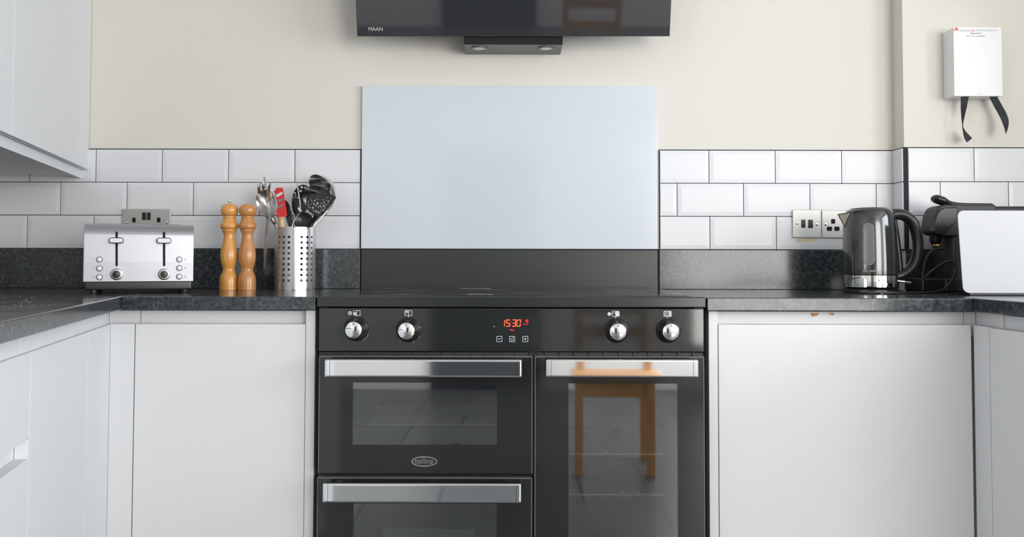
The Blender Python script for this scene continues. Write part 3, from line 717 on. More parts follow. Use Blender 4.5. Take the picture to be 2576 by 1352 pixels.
t = socket('wall_socket', 2102, 599, 'brushed steel single wall socket partly hidden by the kettle')
obj('faceplate', rplate(2066, 2138, 529, 599.5), 'plate', t)
hole(t, 2091, 551.5, 2101, 563); hole(t, 2080, 570.5, 2093, 581.5, 3); hole(t, 2099, 570.5, 2112, 581.5, 3)
screw(t, 2077, 565); screw(t, 2128, 565)

# ================================================================== fire blanket box
YB = 2.468
t = thing('fire_blanket', P(2460, 243, YP), 'white fire blanket box with two black pull straps on the pier', 'fire blanket')
a, c = P(2400, 155, YB).x, P(2520.5, 155, YB).x; z0, z1 = P(2460, 242, YB).z, P(2460, 68, YB).z
obj('case', box(a, c, YB+.004, YP+.006, z0+.001, z1-.001, bev=.002), 'whitep', t)
cv = obj('cover', box(a-.0005, c+.001, YB, YB+.006, z0, z1, bev=.0018), 'whitep', t)
mf = on(YB-.0004)
obj('lettering', text('ADVANCED', 2414, 2441, 74.5, 79.5, mf), 'printb', cv, smooth=0)
obj('lettering', text('FIRE', 2443.5, 2453, 74.5, 79.5, mf), 'printr', cv, smooth=0)
obj('lettering', text('PROTECTION (UK) LTD', 2456, 2509, 74, 80, mf), 'printb', cv, smooth=0)
obj('lettering', marks(2439, 2470, 82, 85.5, mf, 16), 'printg', cv, smooth=0)
obj('lettering', marks(2432, 2478, 88.5, 92.5, mf, 15), 'printb', cv, smooth=0)
obj('lettering', marks(2455, 2472, 234.5, 236.5, mf, 9), 'printb', cv, smooth=0)
obj('flame_logo', flat([[(2400.5, 79), (2401, 73), (2405.5, 67.8), (2411, 73), (2411.5, 77), (2408.5, 77.5), (2406, 74.5), (2403.5, 77)]], mf), 'printr', cv, smooth=0)
def ribbon(L_, R_, Y0, Y1, par):
    n = len(L_); b = bmesh.new(); vs = []
    f = lambda p, Y: P(2380+p[0]/8.45, 220+p[1]/8.45, Y)
    Ls = []; Rs = []
    for i in range(n):
        s = i/(n-1); Ya = Y0+(Y1-Y0)*s+.006*math.sin(s*5); Yb = Y0+(Y1-Y0)*s-.006*math.sin(s*5)
        Ls.append(f(L_[i], Ya)); Rs.append(f(R_[i], Yb))
    Ls = catmull(Ls, 4); Rs = catmull(Rs, 4)
    A = [b.verts.new(v) for v in Ls]; B = [b.verts.new(v) for v in Rs]
    C_ = [b.verts.new(v+Vector((0, .0012, 0))) for v in Ls]; D = [b.verts.new(v+Vector((0, .0012, 0))) for v in Rs]
    for i in range(len(A)-1):
        b.faces.new((A[i], A[i+1], B[i+1], B[i])); b.faces.new((C_[i], D[i], D[i+1], C_[i+1]))
        b.faces.new((A[i], C_[i], C_[i+1], A[i+1])); b.faces.new((B[i], B[i+1], D[i+1], D[i]))
    b.faces.new((A[0], B[0], D[0], C_[0])); b.faces.new((A[-1], C_[-1], D[-1], B[-1]))
    obj('pull_strap', b, 'fabric', par, smooth=50)
ribbon([(318, 175), (314, 400), (325, 600), (343, 780), (362, 950), (395, 1090), (450, 1170)], [(490, 175), (445, 400), (400, 600), (362, 790), (385, 880), (450, 970), (555, 1080)], YB+.02, YB+.02, t)
ribbon([(905, 175), (1020, 400), (1110, 560), (1180, 700), (1240, 860), (1268, 985)], [(1075, 175), (1200, 400), (1290, 570), (1333, 720), (1315, 870), (1272, 987)], YB+.02, YB+.0, t)

# ================================================================== toaster
TA = P(210, 640, 2.14); TB = P(487, 640, 2.237); TA.z = TB.z = 0
e = (TB-TA).normalized(); W_ = (TB-TA).length; nin = Vector((-e.y, e.x, 0))        # nin points to the back
DT = .205
th = math.atan2(e.y, e.x)
c0 = (TA+TB)/2+nin*DT/2
t = thing('toaster', (c0.x, c0.y, WT), 'brushed steel four-slot toaster with two levers and round buttons', 'toaster', rot=th)
MT = Matrix.Translation((c0.x, c0.y, WT)) @ Matrix.Rotation(th, 4, 'Z')
def tl(x, y):                     # image point -> (u, z) on the toaster's front plane
    p = MT.inverted() @ PL(x, y, TA, e); return p.x, p.z
def tf(off=0): return lambda x, y: MT @ Vector((tl(x, y)[0], -DT/2-off, tl(x, y)[1]))
hw = W_/2; zt0 = tl(350, 709)[1]; zt1 = tl(350, 563.5)[1]
# steel shell: side profile extruded across
pr = [(-DT/2, zt0), (-DT/2-.001, zt0+.05), (-DT/2, zt1-.036)]
for k in range(9): a = R(90*k/8); pr.append((-DT/2+.034-.034*math.cos(a), zt1-.034+.034*math.sin(a)))
for k in range(9): a = R(90-90*k/8); pr.append((DT/2-.034+.034*math.cos(a), zt1-.034+.034*math.sin(a)))
pr += [(DT/2, zt0)]
b = prism([MT @ Vector((-hw, y, z)) for y, z in pr], MT.to_3x3() @ Vector((2*hw, 0, 0)), bev=.005, seg=3)
sh = obj('steel_shell', b, 'steel_t', t, smooth=40)
b = box(-hw+.004, hw-.004, -DT/2+.004, DT/2-.004, .008, zt0+.002, bev=.004, mx=MT); obj('base', b, 'blackp', t)
for sx in (-1, 1):
    for sy in (-1, 1):
        c = MT @ Vector((sx*(hw-.022), sy*(DT/2-.02), 0)); obj('foot', lathe([(.010, 0), (.011, .004), (.011, .009)], c, 20), 'blackp', t)
for sy in (-.052, -.018, .018, .052):
    obj('bread_slot', box(-hw+.03, -.006, sy-.011, sy+.011, zt1-.001, zt1+.0006, mx=MT, bm=box(.006, hw-.03, sy-.011, sy+.011, zt1-.001, zt1+.0006, mx=MT)), 'dark', t, smooth=0)
thn = lambda d_: -(nin*-d_)
for i, (lx, y0, y1, py) in enumerate(((293.5, 583, 670.5, 605.5), (412.8, 583.5, 670.5, 606))):
    obj('lever_slot', flat([rr(lx-3, y0, lx+3, y1, 2.9)], tf(.0016), nin*.003), 'dark', sh, smooth=0)
    b = prism([tf(.017)(x, y) for x, y in rr(lx-18.5, py-7.2, lx+18.5, py+7.2, 7)], nin*.014, bev=.0008, seg=2)
    lv = obj('lever', b, 'blackp', t)
    obj('lever_cap', prism([tf(.0195)(x, y) for x, y in rr(lx-16.5, py-5.2, lx+16.5, py+5.2, 5)], nin*.003, bev=.0008), 'btn', lv, label='pale front of the lever')
    uc, zc_ = tl(lx+.5, 690.5); mxd = MT @ Matrix.Translation((uc, -DT/2, zc_)) @ Matrix.Rotation(R(90), 4, 'X')
    dl_ = obj('browning_dial', lathe([(.0150, 0), (.0148, .004), (.0135, .006), (.0130, .014), (.0118, .016), (.0095, .0165)], None, 36, mx=mxd), 'chrome_b', t)
    obj('dial_cap', lathe([(.0098, .015), (.0098, .0172), (.006, .0176), (.0005, .0178)], None, 32, mx=mxd), 'blackp', dl_)
for bx_, ys, side in ((250.2, (653.5, 676, 698), -1), (451, (653.3, 675, 696.5), 1)):
    for k, by in enumerate(ys):
        u, z = tl(bx_, by); mxd = MT @ Matrix.Translation((u, -DT/2, z)) @ Matrix.Rotation(R(90), 4, 'X')
        q = obj('button', lathe([(.0076, 0), (.0076, .0025), (.0060, .0027)], None, 28, mx=mxd), 'printd', t)
        obj('button_cap', lathe([(.0062, 0), (.0060, .0045), (.0045, .0058), (.0005, .0062)], None, 28, mx=mxd), 'btn', q, label='pale round button')
        sx_ = bx_+side*15
        if k == 2: bb = ring(circ(sx_, by, 3, 14), circ(sx_, by, 2.3, 14), tf(.0014), nin*.0012)
        elif k == 1: bb = flat([[(sx_-2.5, by+1), (sx_, by-2.2), (sx_+2.5, by+1)]], tf(.0014), nin*.0012)
        else: bb = flat([[(sx_-.4, by-3), (sx_+.4, by-3), (sx_+.4, by+3), (sx_-.4, by+3)], [(sx_-3, by-.4), (sx_+3, by-.4), (sx_+3, by+.4), (sx_-3, by+.4)]], tf(.0014), nin*.0012)
        obj('button_symbol', bb, 'printg', sh, smooth=0)

# ================================================================== pepper and salt mills
mill = [(0, 1232, 86), (0, 1228, 89), (0, 1140, 89), (0, 1118, 87), (0, 1112, 84), (0, 1106, 85.5), (0, 1080, 78), (0, 1060, 68), (0, 1046, 60), (0, 1036, 62), (0, 1028, 57), (0, 1018, 60), (0, 1008, 60), (0, 990, 67), (0, 970, 74), (0, 930, 82), (0, 880, 85), (0, 830, 79), (0, 780, 68), (0, 740, 58.5), (0, 700, 53), (0, 675, 53), (0, 655, 60), (0, 643, 68), (0, 636, 71), (0, 630, 69), (0, 626, 66), (0, 621, 75), (0, 606, 86), (0, 590, 88.5), (0, 574, 86), (0, 555, 75), (0, 540, 66), (0, 530, 64), (0, 520, 63), (0, 514, 60), (0, 508, 63), (0, 500, 64), (0, 492, 61)]
ball = [(0, 491, 52), (0, 487, 66), (0, 470, 78), (0, 450, 84), (0, 428, 86), (0, 406, 82), (0, 388, 70), (0, 374, 50), (0, 367, 30), (0, 365, 4)]
SP = 1/3.9775/ (2155/2.43)
def make_mill(px, wood, lab, knob, dz=0):
    c = P(px, 731, 2.43); c.z = WT
    t = thing('pepper_mill' if knob else 'salt_mill', c, lab, 'mill')
    obj('body', lathe([(h*SP, (1232-y)*SP) for _, y, h in mill], c, 48), wood, t, smooth=50)
    obj('head', lathe([(h*SP, (1232-y)*SP-dz) for _, y, h in ball], c, 48), wood, t, smooth=60)
    if knob: obj('finial', lathe([(14*SP, 866*SP), (8*SP, 874*SP), (14*SP, 882*SP), (17*SP, 892*SP), (14*SP, 902*SP), (5*SP, 908*SP)], c, 20), 'chrome_b', t, label='small metal nut on top')
make_mill(574.7, 'wood', 'turned wooden pepper mill with a small metal nut on top', True)
make_mill(620.8, 'wood2', 'turned wooden mill without a metal top, nearer the utensil pot', False, .0)

# ================================================================== utensil pot
YPOT = 2.49
pc_ = P(742.5, 650, YPOT); pc_.z = WT; RPOT = .0584; HP = .1802
t = thing('utensil_pot', pc_, 'perforated steel utensil pot full of cooking tools', 'pot')
holes = []
for ang in (-107, -90.5, -74, -35, -18.5, -3.3, 32, 49, 66, 104, 120, 136, 172, -172, -156):
    for k in range(9): holes.append((R(ang)*RPOT, .0275+.01545*k, .0038))
wd = math.pi*RPOT
b = plate([(-wd, 0), (wd, 0), (wd, HP), (-wd, HP)], holes, .0009,
          lambda u, v, tt: Vector((pc_.x+(RPOT-tt)*math.sin(u/RPOT), pc_.y-(RPOT-tt)*math.cos(u/RPOT), WT+v)),
          [((R(a)*RPOT, 0), (R(a)*RPOT, HP)) for a in range(-174, 180, 6)])
obj('wall', b, 'steel', t, smooth=40, recalc=False)
obj('base', lathe([(RPOT-.001, .0004), (RPOT+.0005, .0008), (RPOT+.0005, .0035), (RPOT-.001, .004)], pc_, 64), 'steel_p', t)
obj('rim', lathe([(RPOT-.0012, HP-.002), (RPOT+.0006, HP-.002), (RPOT+.0006, HP), (RPOT-.0012, HP)], pc_, 64), 'steel_p', t)

def bowlm(c, Rv, Uv, N, a, b_, depth, egg=0, th=.0012, nr=8, ns=40):
    """dished bowl opening towards N; Uv towards its tip"""
    bm = bmesh.new()
    def pos(r_, th_, off):
        w_ = 1+egg*math.sin(th_); dz = depth*(1-r_*r_)
        return c+Rv*(a*r_*math.cos(th_)*w_)+Uv*(b_*r_*math.sin(th_))-N*(dz+off)
    L = []
    for off in (0, th):
        rings = [[bm.verts.new(pos((k+1)/nr, 2*math.pi*i/ns, off)) for i in range(ns)] for k in range(nr)]; ce = bm.verts.new(pos(0, 0, off)); L.append((rings, ce))
        for i in range(ns):
            bm.faces.new((ce, rings[0][i], rings[0][(i+1) % ns]))
            for k in range(nr-1): bm.faces.new((rings[k][i], rings[k+1][i], rings[k+1][(i+1) % ns], rings[k][(i+1) % ns]))
    A, B = L[0][0][-1], L[1][0][-1]
    for i in range(ns): bm.faces.new((A[i], A[(i+1) % ns], B[(i+1) % ns], B[i]))
    return bm
def fr(N, up):
    N = Vector(N).normalized(); U = Vector(up); U = (U-N*U.dot(N)).normalized(); return U.cross(N)*-1, U, N
def inpot(dx, dz, dy=0): return Vector((pc_.x+dx, pc_.y+dy, WT+dz))
px_m = 1/865.
def PY(x, y, dy=0): return P(x, y, YPOT+dy)
def ute(name, base, lab): return thing(name, base, lab, 'utensil')
# pasta fork
t = ute('pasta_fork', inpot(.02, .01, -.01), 'steel pasta fork with upright prongs leaning left in the utensil pot')
Rv, Uv, N = fr((.10, -1, .22), (-.30, 0, 1)); c = PY(671, 515, -.03)
hd = obj('head', bowlm(c, Rv, Uv, N, .0262, .046, .022, .30), 'steel_p', t, smooth=60)
for (x0, y0, x1, y1, w_) in ((649, 483, 650.5, 462, .0030), (661, 478, 662, 457, .0036), (668, 474, 664, 445, .0036), (674, 477, 680.5, 460, .0032)):
    p0 = PY(x0, y0, -.03); p1 = PY(x1, y1, -.035 if x0 != 668 else -.01)
    obj('prong', tube([p0+Vector((0, .006, -.004)), (p0+p1)/2+Vector((0, .001, 0)), p1], [w_*.8, w_*.8, w_*.3], 10, flat=(Vector((1, 0, 0)), 1.5)), 'steel_p', hd)
b = ring([(math.cos(2*math.pi*i/24)*.0085, math.sin(2*math.pi*i/24)*.0085) for i in range(24)], [(math.cos(2*math.pi*i/24)*.0075, math.sin(2*math.pi*i/24)*.0075) for i in range(24)], lambda u, v: PY(664, 499, -.03)+Rv*u+Uv*v-N*.0185, N*-.001)
obj('drain_ring', b, 'steel_p', hd)
obj('handle', tube([PY(684, 548, -.022), PY(690, 560, -.02), PY(699, 576, -.01), inpot(.02, .02, .0)], [.008, .0055, .005, .004], 12), 'steel_p', t)
# red slotted spatula
t = ute('spatula', inpot(-.005, .01, -.02), 'red silicone spatula with grey diagonal slots and wooden handle')
rp = [(683.5, 474.5), (700, 472.5), (706, 471.8), (710, 472.6), (712, 475.5), (716.5, 505), (722, 541.5), (719.5, 545), (699, 548.2), (696.5, 546), (694.5, 531), (697, 526), (697.5, 512), (694, 500), (690.5, 485)]
hd = obj('head', prism([PY(x, y, -.042) for x, y in rp], Vector((.0, .004, 0)), bev=.0009), 'red', t)
for q in ([(679.5, 480.5), (692, 467), (698.5, 470.5), (688, 484), (683, 484)], [(694, 489.5), (709, 482.5), (712, 485), (711.5, 488.5), (698, 497), (695.5, 495.5)], [(697.5, 503.5), (712.5, 498.8), (714.5, 501), (713, 504), (699.5, 509.5), (698, 507)], [(698, 518.5), (709, 515.3), (713.5, 515.3), (712.5, 518), (698, 525.5)]):
    obj('slot', prism([PY(x, y, -.0435) for x, y in q], Vector((0, .002, 0)), bev=.0004, seg=1), 'greyp' if q[0][0] > 696 else 'steel_p', hd, label='grey diagonal slot')
obj('handle', tube([PY(707.5, 545, -.038), PY(711, 575, -.03), inpot(0, .02, -.015)], [.0088, .0085, .007], 14), 'palewood', t)
# black slotted spoon (behind)
def nylon(name, lab, cx, cy, a, b_, tilt, holes_px, dy, hx, m_='blackp', curve=.010, Hn=(0, -1, .05), foot=(0, 0)):
    t = ute(name, inpot(foot[0], .012, foot[1]), lab)
    tr = R(tilt); U = Vector((math.sin(tr), 0, math.cos(tr))); Rr = Vector((math.cos(tr), 0, -math.sin(tr))); c = PY(cx, cy, dy)
    A, B = a*px_m, b_*px_m
    out = [(A*math.cos(q)*(1+.12*math.sin(q)), B*math.sin(q)) for q in [2*math.pi*i/48 for i in range(48)]]
    hs = []
    for (hx_, hy_, hr) in holes_px:
        d = PY(hx_, hy_, dy)-c; hs.append((d.dot(Rr), d.dot(U), hr*px_m))
    mf = lambda u, v, tt: c+Rr*u+U*v+Vector((0, curve*(1-(u/A)**2-(v/B)**2)+tt, 0))
    gr = [((-A, v*B), (A, v*B)) for v in (-.75, -.5, -.25, 0, .25, .5, .75)]
    gr2 = []
    for (p, q) in gr:
        k = math.sqrt(max(0, 1-(p[1]/B)**2))*(1+.12*p[1]/B); gr2.append(((-A*k*.99, p[1]), (A*k*.99, p[1])))
    hd = obj('head', plate(out, hs, .0022, mf, gr2), m_, t, smooth=50)
    bot = c-U*B*.95
    obj('handle', tube([bot+Vector((0, curve*.3, 0)), PY(hx, 576, dy*.4), inpot(foot[0], .02, foot[1])], [.0055, .005, .0045], 12), m_, t)
    return t
nylon('slotted_spoon', 'black slotted spoon with round holes standing behind the thin fork', 757, 505, 23, 41, 12, [(758.5, 471, 3.2), (750, 474.5, 1.8), (755, 480.5, 3), (766.5, 471.5, 2.2), (741.5, 485.5, 2.2), (742, 491, 1.4), (762, 490, 2.4), (748, 497, 2.2)], .015, 752, foot=(.01, .03))
# perforated skimmer in front of the ladles
t = ute('skimmer', inpot(.02, .012, -.03), 'black perforated skimmer in front of the two steel ladles')
ol = [(775, 492), (782, 489), (792, 487.5), (802, 487), (815, 488), (830, 490.5), (843, 494), (845, 497), (836, 511), (822, 528), (812, 541), (800, 547), (787, 540), (775, 530), (770, 520), (770, 500)]
cS = PY(800, 512, -.035)
hs = []
for q in range(46):
    for _ in range(30):
        x, y = random.uniform(774, 836), random.uniform(493, 541)
        r_ = random.uniform(1.2, 3.0)
        ok = all(math.hypot(x-a, y-c) > r_+s+1.5 for a, c, s in hs) and (x-776)*.9 > (493-y) and x < 845-(y-494)*.78-4 and y < 538 and x > 772+max(0, y-520)*1.1+3 and y > 492
        if ok: hs.append((x, y, r_)); break
to2 = lambda x, y: ((PY(x, y, -.035)-cS).x, (PY(x, y, -.035)-cS).z)
b = plate([to2(*p) for p in ol], [(*to2(x, y), r_*px_m) for x, y, r_ in hs], .0022, lambda u, v, tt: cS+Vector((u, tt+.9*u*u*4*.5-.06*v, v)))
hd = obj('head', b, 'blackp', t, smooth=50)
obj('handle', tube([PY(797, 543, -.033), PY(787, 557, -.026), PY(776, 572, -.021), PY(768, 592, -.018), inpot(.015, .02, -.02)], [.007, .005, .005, .0045], 12), 'blackp', t)
# ladles
t = ute('ladle', inpot(.01, .012, .03), 'larger steel ladle rising highest at the right of the pot')
Rv, Uv, N = fr((-.52, -.62, -.58), (.5, 0, 1)); c = PY(810, 476, .02)
obj('bowl', bowlm(c, Rv, Uv, N, .0495, .0495, .036), 'steel_p', t, smooth=60)
obj('handle', tube([PY(838, 500, .02)+Vector((0, .01, 0)), PY(826, 522, .015), PY(805, 549, .008), PY(792, 564, .004), PY(784, 577, .002), inpot(.035, .12, .005), inpot(.01, .02, .02)], [.0035, .0036, .004, .004, .004], 10, flat=(Vector((0, 0, 1)).cross(Vector((0, 1, 0))), 1.5)), 'steel_p', t)
t = ute('ladle', inpot(.0, .012, .0), 'smaller steel ladle behind the black perforated skimmer')
Rv, Uv, N = fr((-.25, -.93, -.28), (.25, 0, 1)); c = PY(799, 500, -.012)
obj('bowl', bowlm(c, Rv, Uv, N, .0505, .0375, .024), 'steel_p', t, smooth=60)
obj('handle', tube([PY(812, 532, -.0), PY(799, 550, .0), PY(786, 568, -.005), PY(780, 578, -.005), inpot(.02, .1, -.0), inpot(.0, .02, -.0)], [.004, .004, .0045, .004], 10), 'steel_p', t)
# thin fork
t = ute('skewer_fork', inpot(-.01, .012, -.02), 'thin twisted steel fork standing upright in the middle of the pot')
obj('shaft', tube([PY(742.5, 441, -.03), PY(746.5, 462, -.034), PY(752, 492, -.036), PY(755, 518, -.036), PY(754.5, 532, -.036), PY(744, 545, -.03), PY(736, 562, -.02), PY(734, 580, -.01), inpot(-.01, .02, -.01)], [.0006, .0014, .0022, .0017, .0022, .0018, .0018, .0018, .0018], 10), 'steel_p', t)
for (dx, yy) in ((-1.5, 526), (1.6, 530)): obj('twist', lathe([(.0005, -.006), (.0042, -.003), (.0046, 0), (.0036, .004), (.0005, .007)], PY(753.5+dx, yy, -.037), 12), 'steel_p', t)
# black serving spoon low in the middle
t = ute('serving_spoon', inpot(.012, .012, -.03), 'dark round spoon low in the middle of the pot')
Rv, Uv, N = fr((0, -1, .25), (.1, 0, 1)); c = PY(763, 556, -.035)
obj('bowl', bowlm(c, Rv, Uv, N, .027, .026, .012), 'blackp', t, smooth=60)
obj('rim', tube([PY(733, 577, -.038), PY(738, 560, -.038), PY(747, 546, -.038), PY(757, 537, -.038)], [.0012, .0016, .0016, .001], 8), 'steel_p', t)
obj('handle', tube([c-Uv*.022, inpot(.012, .1, -.03), inpot(.012, .02, -.02)], [.006, .005, .0045], 10), 'blackp', t)
nylon('nylon_spoon', 'narrow black nylon spoon right behind the red spatula', 721, 528, 9.5, 25, -16, [], -.01, 731, curve=.006, foot=(.005, -.01))
nylon('nylon_turner', 'slim black nylon tool between red spatula and slotted spoon', 727, 546, 8, 26, -8, [], -.025, 731, curve=.004, foot=(.0, -.028))
# slim blade hooked outside the pot
t = ute('steel_blade', PY(672, 560, .0), 'slim pointed steel blade hanging outside the pot beside the mills')
bl = [(671, 540), (677, 538), (685, 549), (678, 556), (675.5, 570), (673, 600), (671, 624), (668.5, 655), (665, 678), (663.5, 676), (662.5, 640), (663.5, 620), (666, 590), (669, 562)]
obj('blade', prism([PY(x, y, .025) for x, y in bl], Vector((.0005, .0022, 0)), bev=.0005, seg=1), 'steel', t)
obj('hook', tube([PY(680, 551, .027), PY(687, 556, .02), PY(692, 568, .012), inpot(-.05, .165, .005)], .0022, 8), 'steel_p', t)

# ================================================================== kettle
YK = 2.34; KF = YK/2.40
KC = P(2189, 730, YK); KC.z = WT
SK = 1/(2155/YK)
t = thing('kettle', KC, 'glossy black cordless kettle with chrome foot on the right worktop', 'kettle')
zk = lambda y: P(2189, y, YK).z-WT
kp = [(0.0630, 691), (.0722, 690.5), (.0726, 680), (.0726, 655), (.0716, 617), (.0698, 580), (.0672, 552), (.0650, 541), (.0622, 533), (.0570, 528.2), (.0500, 526.5)]
kp = [(r_*KF, y) for r_, y in kp]
bd = obj('body', lathe([(r_, zk(y)) for r_, y in kp], KC, 72), 'kettle', t, smooth=50)
obj('lid', lathe([(r_*KF, z_) for r_, z_ in [(.0495, zk(526.8)), (.0485, zk(525)), (.030, zk(523.5)), (.001, zk(523))]], KC, 56), 'blackp', t, smooth=50)
obj('chrome_band', lathe([(r_*KF, z_) for r_, z_ in [(.0705, zk(691.5)), (.0722, zk(693)), (.0716, zk(712)), (.0706, zk(722)), (.066, zk(723.5))]], KC, 72), 'chrome', t, label='polished chrome foot band')
obj('power_base', lathe([(r_*KF, z_) for r_, z_ in [(.066, .0005), (.0705, .002), (.0705, .009), (.066, .0125), (.060, .0135)]], KC, 64), 'blackp', t)
def onk(ang, z, off=0):
    y = 691-(z-zk(691))/(zk(523)-zk(691))*168
    for (r0_, y0_), (r1_, y1_) in zip(kp[1:], kp[2:]):
        if y1_ <= y <= y0_: r_ = r1_+(r0_-r1_)*(y-y1_)/(y0_-y1_); break
    else: r_ = .072
    return KC+Vector((math.sin(ang)*(r_+off), -math.cos(ang)*(r_+off), z))
def kpatch(a0, a1, z0, z1, off, mat_, name, par, round_=True, n=14):
    b = bmesh.new(); rows_ = []; hw_ = (a1-a0)/2; ac = (a0+a1)/2; rz = hw_*.07
    rz = hw_*.070; K = 48
    for k in range(K+1):
        z = z0+(z1-z0)*(1-math.cos(math.pi*k/K))/2; d = min(z-z0, z1-z); f = 1
        if round_ and d < rz: f = math.sqrt(max(.0, 1-(1-d/rz)**2))*.98+.02
        rows_.append([b.verts.new(onk(ac+hw_*f*(2*i/n-1), z, off)) for i in range(n+1)])
    for p, q in zip(rows_, rows_[1:]):
        for i in range(n): b.faces.new((p[i], p[i+1], q[i+1], q[i]))
    r_ = bmesh.ops.extrude_face_region(b, geom=list(b.faces)); cen = KC
    for v in r_['geom']:
        if isinstance(v, bmesh.types.BMVert): d = Vector((v.co.x-KC.x, v.co.y-KC.y, 0)).normalized(); v.co -= d*(off+.0012)
    obj(name, b, mat_, par, smooth=50)
ac = -math.asin(.030/.072)
kpatch(ac-.205, ac+.205, zk(668), zk(564), .0005, 'greyp', 'gauge_rim', bd)
kpatch(ac-.165, ac+.165, zk(665.5), zk(566.5), .0012, 'window_k', 'water_gauge', bd)
b = bmesh.new()
for i in range(13):
    if i == 6: continue
    a = ac-.22+i*.036; z = zk(683.5); h = random.uniform(.0032, .0045)
    q = [onk(a, z, .0004), onk(a+.027, z, .0004), onk(a+.027, z+h, .0004), onk(a, z+h, .0004)]
    prism(q, Vector((0, .0003, 0)), bm=b)
obj('lettering', b, 'printg', bd, smooth=0)
PK = lambda x, y, dy=0: P(x, y, YK+dy)
obj('handle', tube([PK(2226, 548), PK(2246, 540.5), PK(2272, 541.5), PK(2294, 559), PK(2306, 590), PK(2309, 625), PK(2303, 655), PK(2289, 678), PK(2268, 692), PK(2250, 697)], [.017, .0155, .0150, .0148, .0145, .0140, .0140, .0140, .0145, .014], 20, flat=(Vector((0, 1, 0)), 1.15)), 'blackp', t, smooth=60)
obj('handle_spine', tube([PK(2246, 548), PK(2252, 580), PK(2258, 625), PK(2263, 672), PK(2262, 690)], [.010, .009, .009, .009, .008], 14), 'blackp', t, smooth=60)
obj('power_lever', tube([PK(2258, 707, -.01), PK(2275, 709.5, -.012), PK(2291, 712, -.012)], [.0035, .004, .003], 10), 'chrome_b', t)
# spout wedge on the left
sp = [Vector((KC.x-.058, YK-.022, WT+zk(536))), Vector((P(2108, 541, YK).x, YK, WT+zk(540))), Vector((KC.x-.058, YK+.022, WT+zk(536))), Vector((KC.x-.060, YK, WT+zk(584)))]
b = bmesh.new(); vs = [b.verts.new(p) for p in sp]
for f in ((0, 1, 2), (0, 3, 1), (1, 3, 2), (0, 2, 3)): b.faces.new([vs[i] for i in f])
obj('spout', b, mat('spout_beige', (.42, .39, .33), .4), t, smooth=0)
for q in ((sp[0], sp[1]), (sp[1], sp[3])): obj('spout_edge', tube(q, .0012, 8, k=1), 'blackp', t)

# power cord of the kettle
def PC(x, y, Y): return P(x, y, Y)
r_c = .0032
zc0 = WT+r_c+.0003
def gz(px, Y, dz=0): p = P(px, 735, Y); p.z = zc0+dz; return p
o = obj('power_cord', tube([gz(2240, 2.44), gz(2268, 2.34), gz(2262, 2.285), gz(2240, 2.262), gz(2205, 2.256), gz(2174, 2.25), gz(2165, 2.235), gz(2180, 2.222, .001), gz(2222, 2.222, .001), gz(2258, 2.235), gz(2290, 2.25), gz(2340, 2.285), gz(2372, 2.30, .006), PC(2395, 706, 2.305), PC(2405, 680, 2.31), PC(2402, 664, 2.31), PC(2390, 657, 2.315), PC(2374, 662, 2.32), PC(2350, 678, 2.325), PC(2330, 695, 2.33), PC(2322, 700, 2.33), PC(2321, 690, 2.335), PC(2327, 660, 2.335), PC(2338, 638, 2.34), PC(2352, 628, 2.345), PC(2372, 626, 2.352)], r_c, 10, k=10), 'blackp', None, at=(KC.x, 2.26, WT), smooth=60)
tag(o, 'thin black power cord looping between the kettle and the coffee machine', 'cord')

# ================================================================== coffee machine
YM0, YM1 = 2.368, 2.498
t = thing('coffee_machine', (P(2440, 738, 2.39).x, 2.39, WT), 'black capsule coffee machine with lever on top behind the white box', 'coffee machine')
def sil(pts, y0, y1, bev=.006, seg=4, bm=None): return prism([P(x, y, y0) for x, y in pts], Vector((0, y1-y0, 0)), bev, seg, bm)
hd_ = [(2440, 519), (2640, 519), (2640, 716), (2404, 716), (2400, 690), (2396, 640), (2396, 600)]
bd = obj('body', sil(hd_, YM0+.004, YM1-.004, .010, 5), 'blackm', t, smooth=50)
YQ = YM0+.075
hq = [(2400, 519.5), (2345, 519.5), (2334, 523), (2326, 531), (2319, 548), (2316.5, 572), (2317, 584), (2322, 591), (2334, 594), (2345, 596), (2440, 600), (2470, 560), (2470, 519.5)]
obj('head_housing', prism([P(x, y, YQ) for x, y in hq], Vector((0, -.073, 0)), .010, 5), 'blackm', t, smooth=50)
sx_ = 28
obj('brew_head', sil([(x+sx_, y) for x, y in [(2384, 521.5), (2350, 522), (2337, 527), (2328, 541), (2322.5, 562), (2321.5, 582), (2326, 589.5), (2340, 591.5), (2352, 586), (2378, 560)]], YM0-.002, YM0+.02, .004, 3), 'blackp', t, smooth=50)
obj('spout', lathe([(.0095, 0), (.0115, .004), (.0155, .010), (.0165, .034)], P(2353, 616, YM0+.055), 28), 'blackp', t)
obj('nozzle', lathe([(.009, -.004), (.0115, -.003), (.0115, .001), (.008, .0015)], P(2359, 616, YM0+.045), 24), 'gold', t, label='brass coloured nozzle tip')
obj('drip_tray', box(P(2324, 718, YM0).x, P(2395, 718, YM0).x, YM0+.01, YM1-.01, WT+.001, P(2360, 700.5, YM0).z, bev=.006, seg=3), 'blackp', t)
obj('base', box(P(2380, 718, YM0).x, P(2640, 718, YM0).x, YM0+.003, YM1-.003, WT+.001, P(2400, 700, YM0).z, bev=.005, seg=3), 'blackp', t)
YL = (YM0+YM1)/2-.02
obj('lever', tube([P(2345.5, 503, YL), P(2354, 501, YL), P(2370, 506, YL), P(2388, 512.5, YL), P(2420, 515.5, YL), P(2495, 516, YL)], [.006, .0125, .0125, .008, .0055, .0045], 16, flat=(Vector((0, 1, 0)), 1.6), k=10), 'blackp', t, smooth=60)

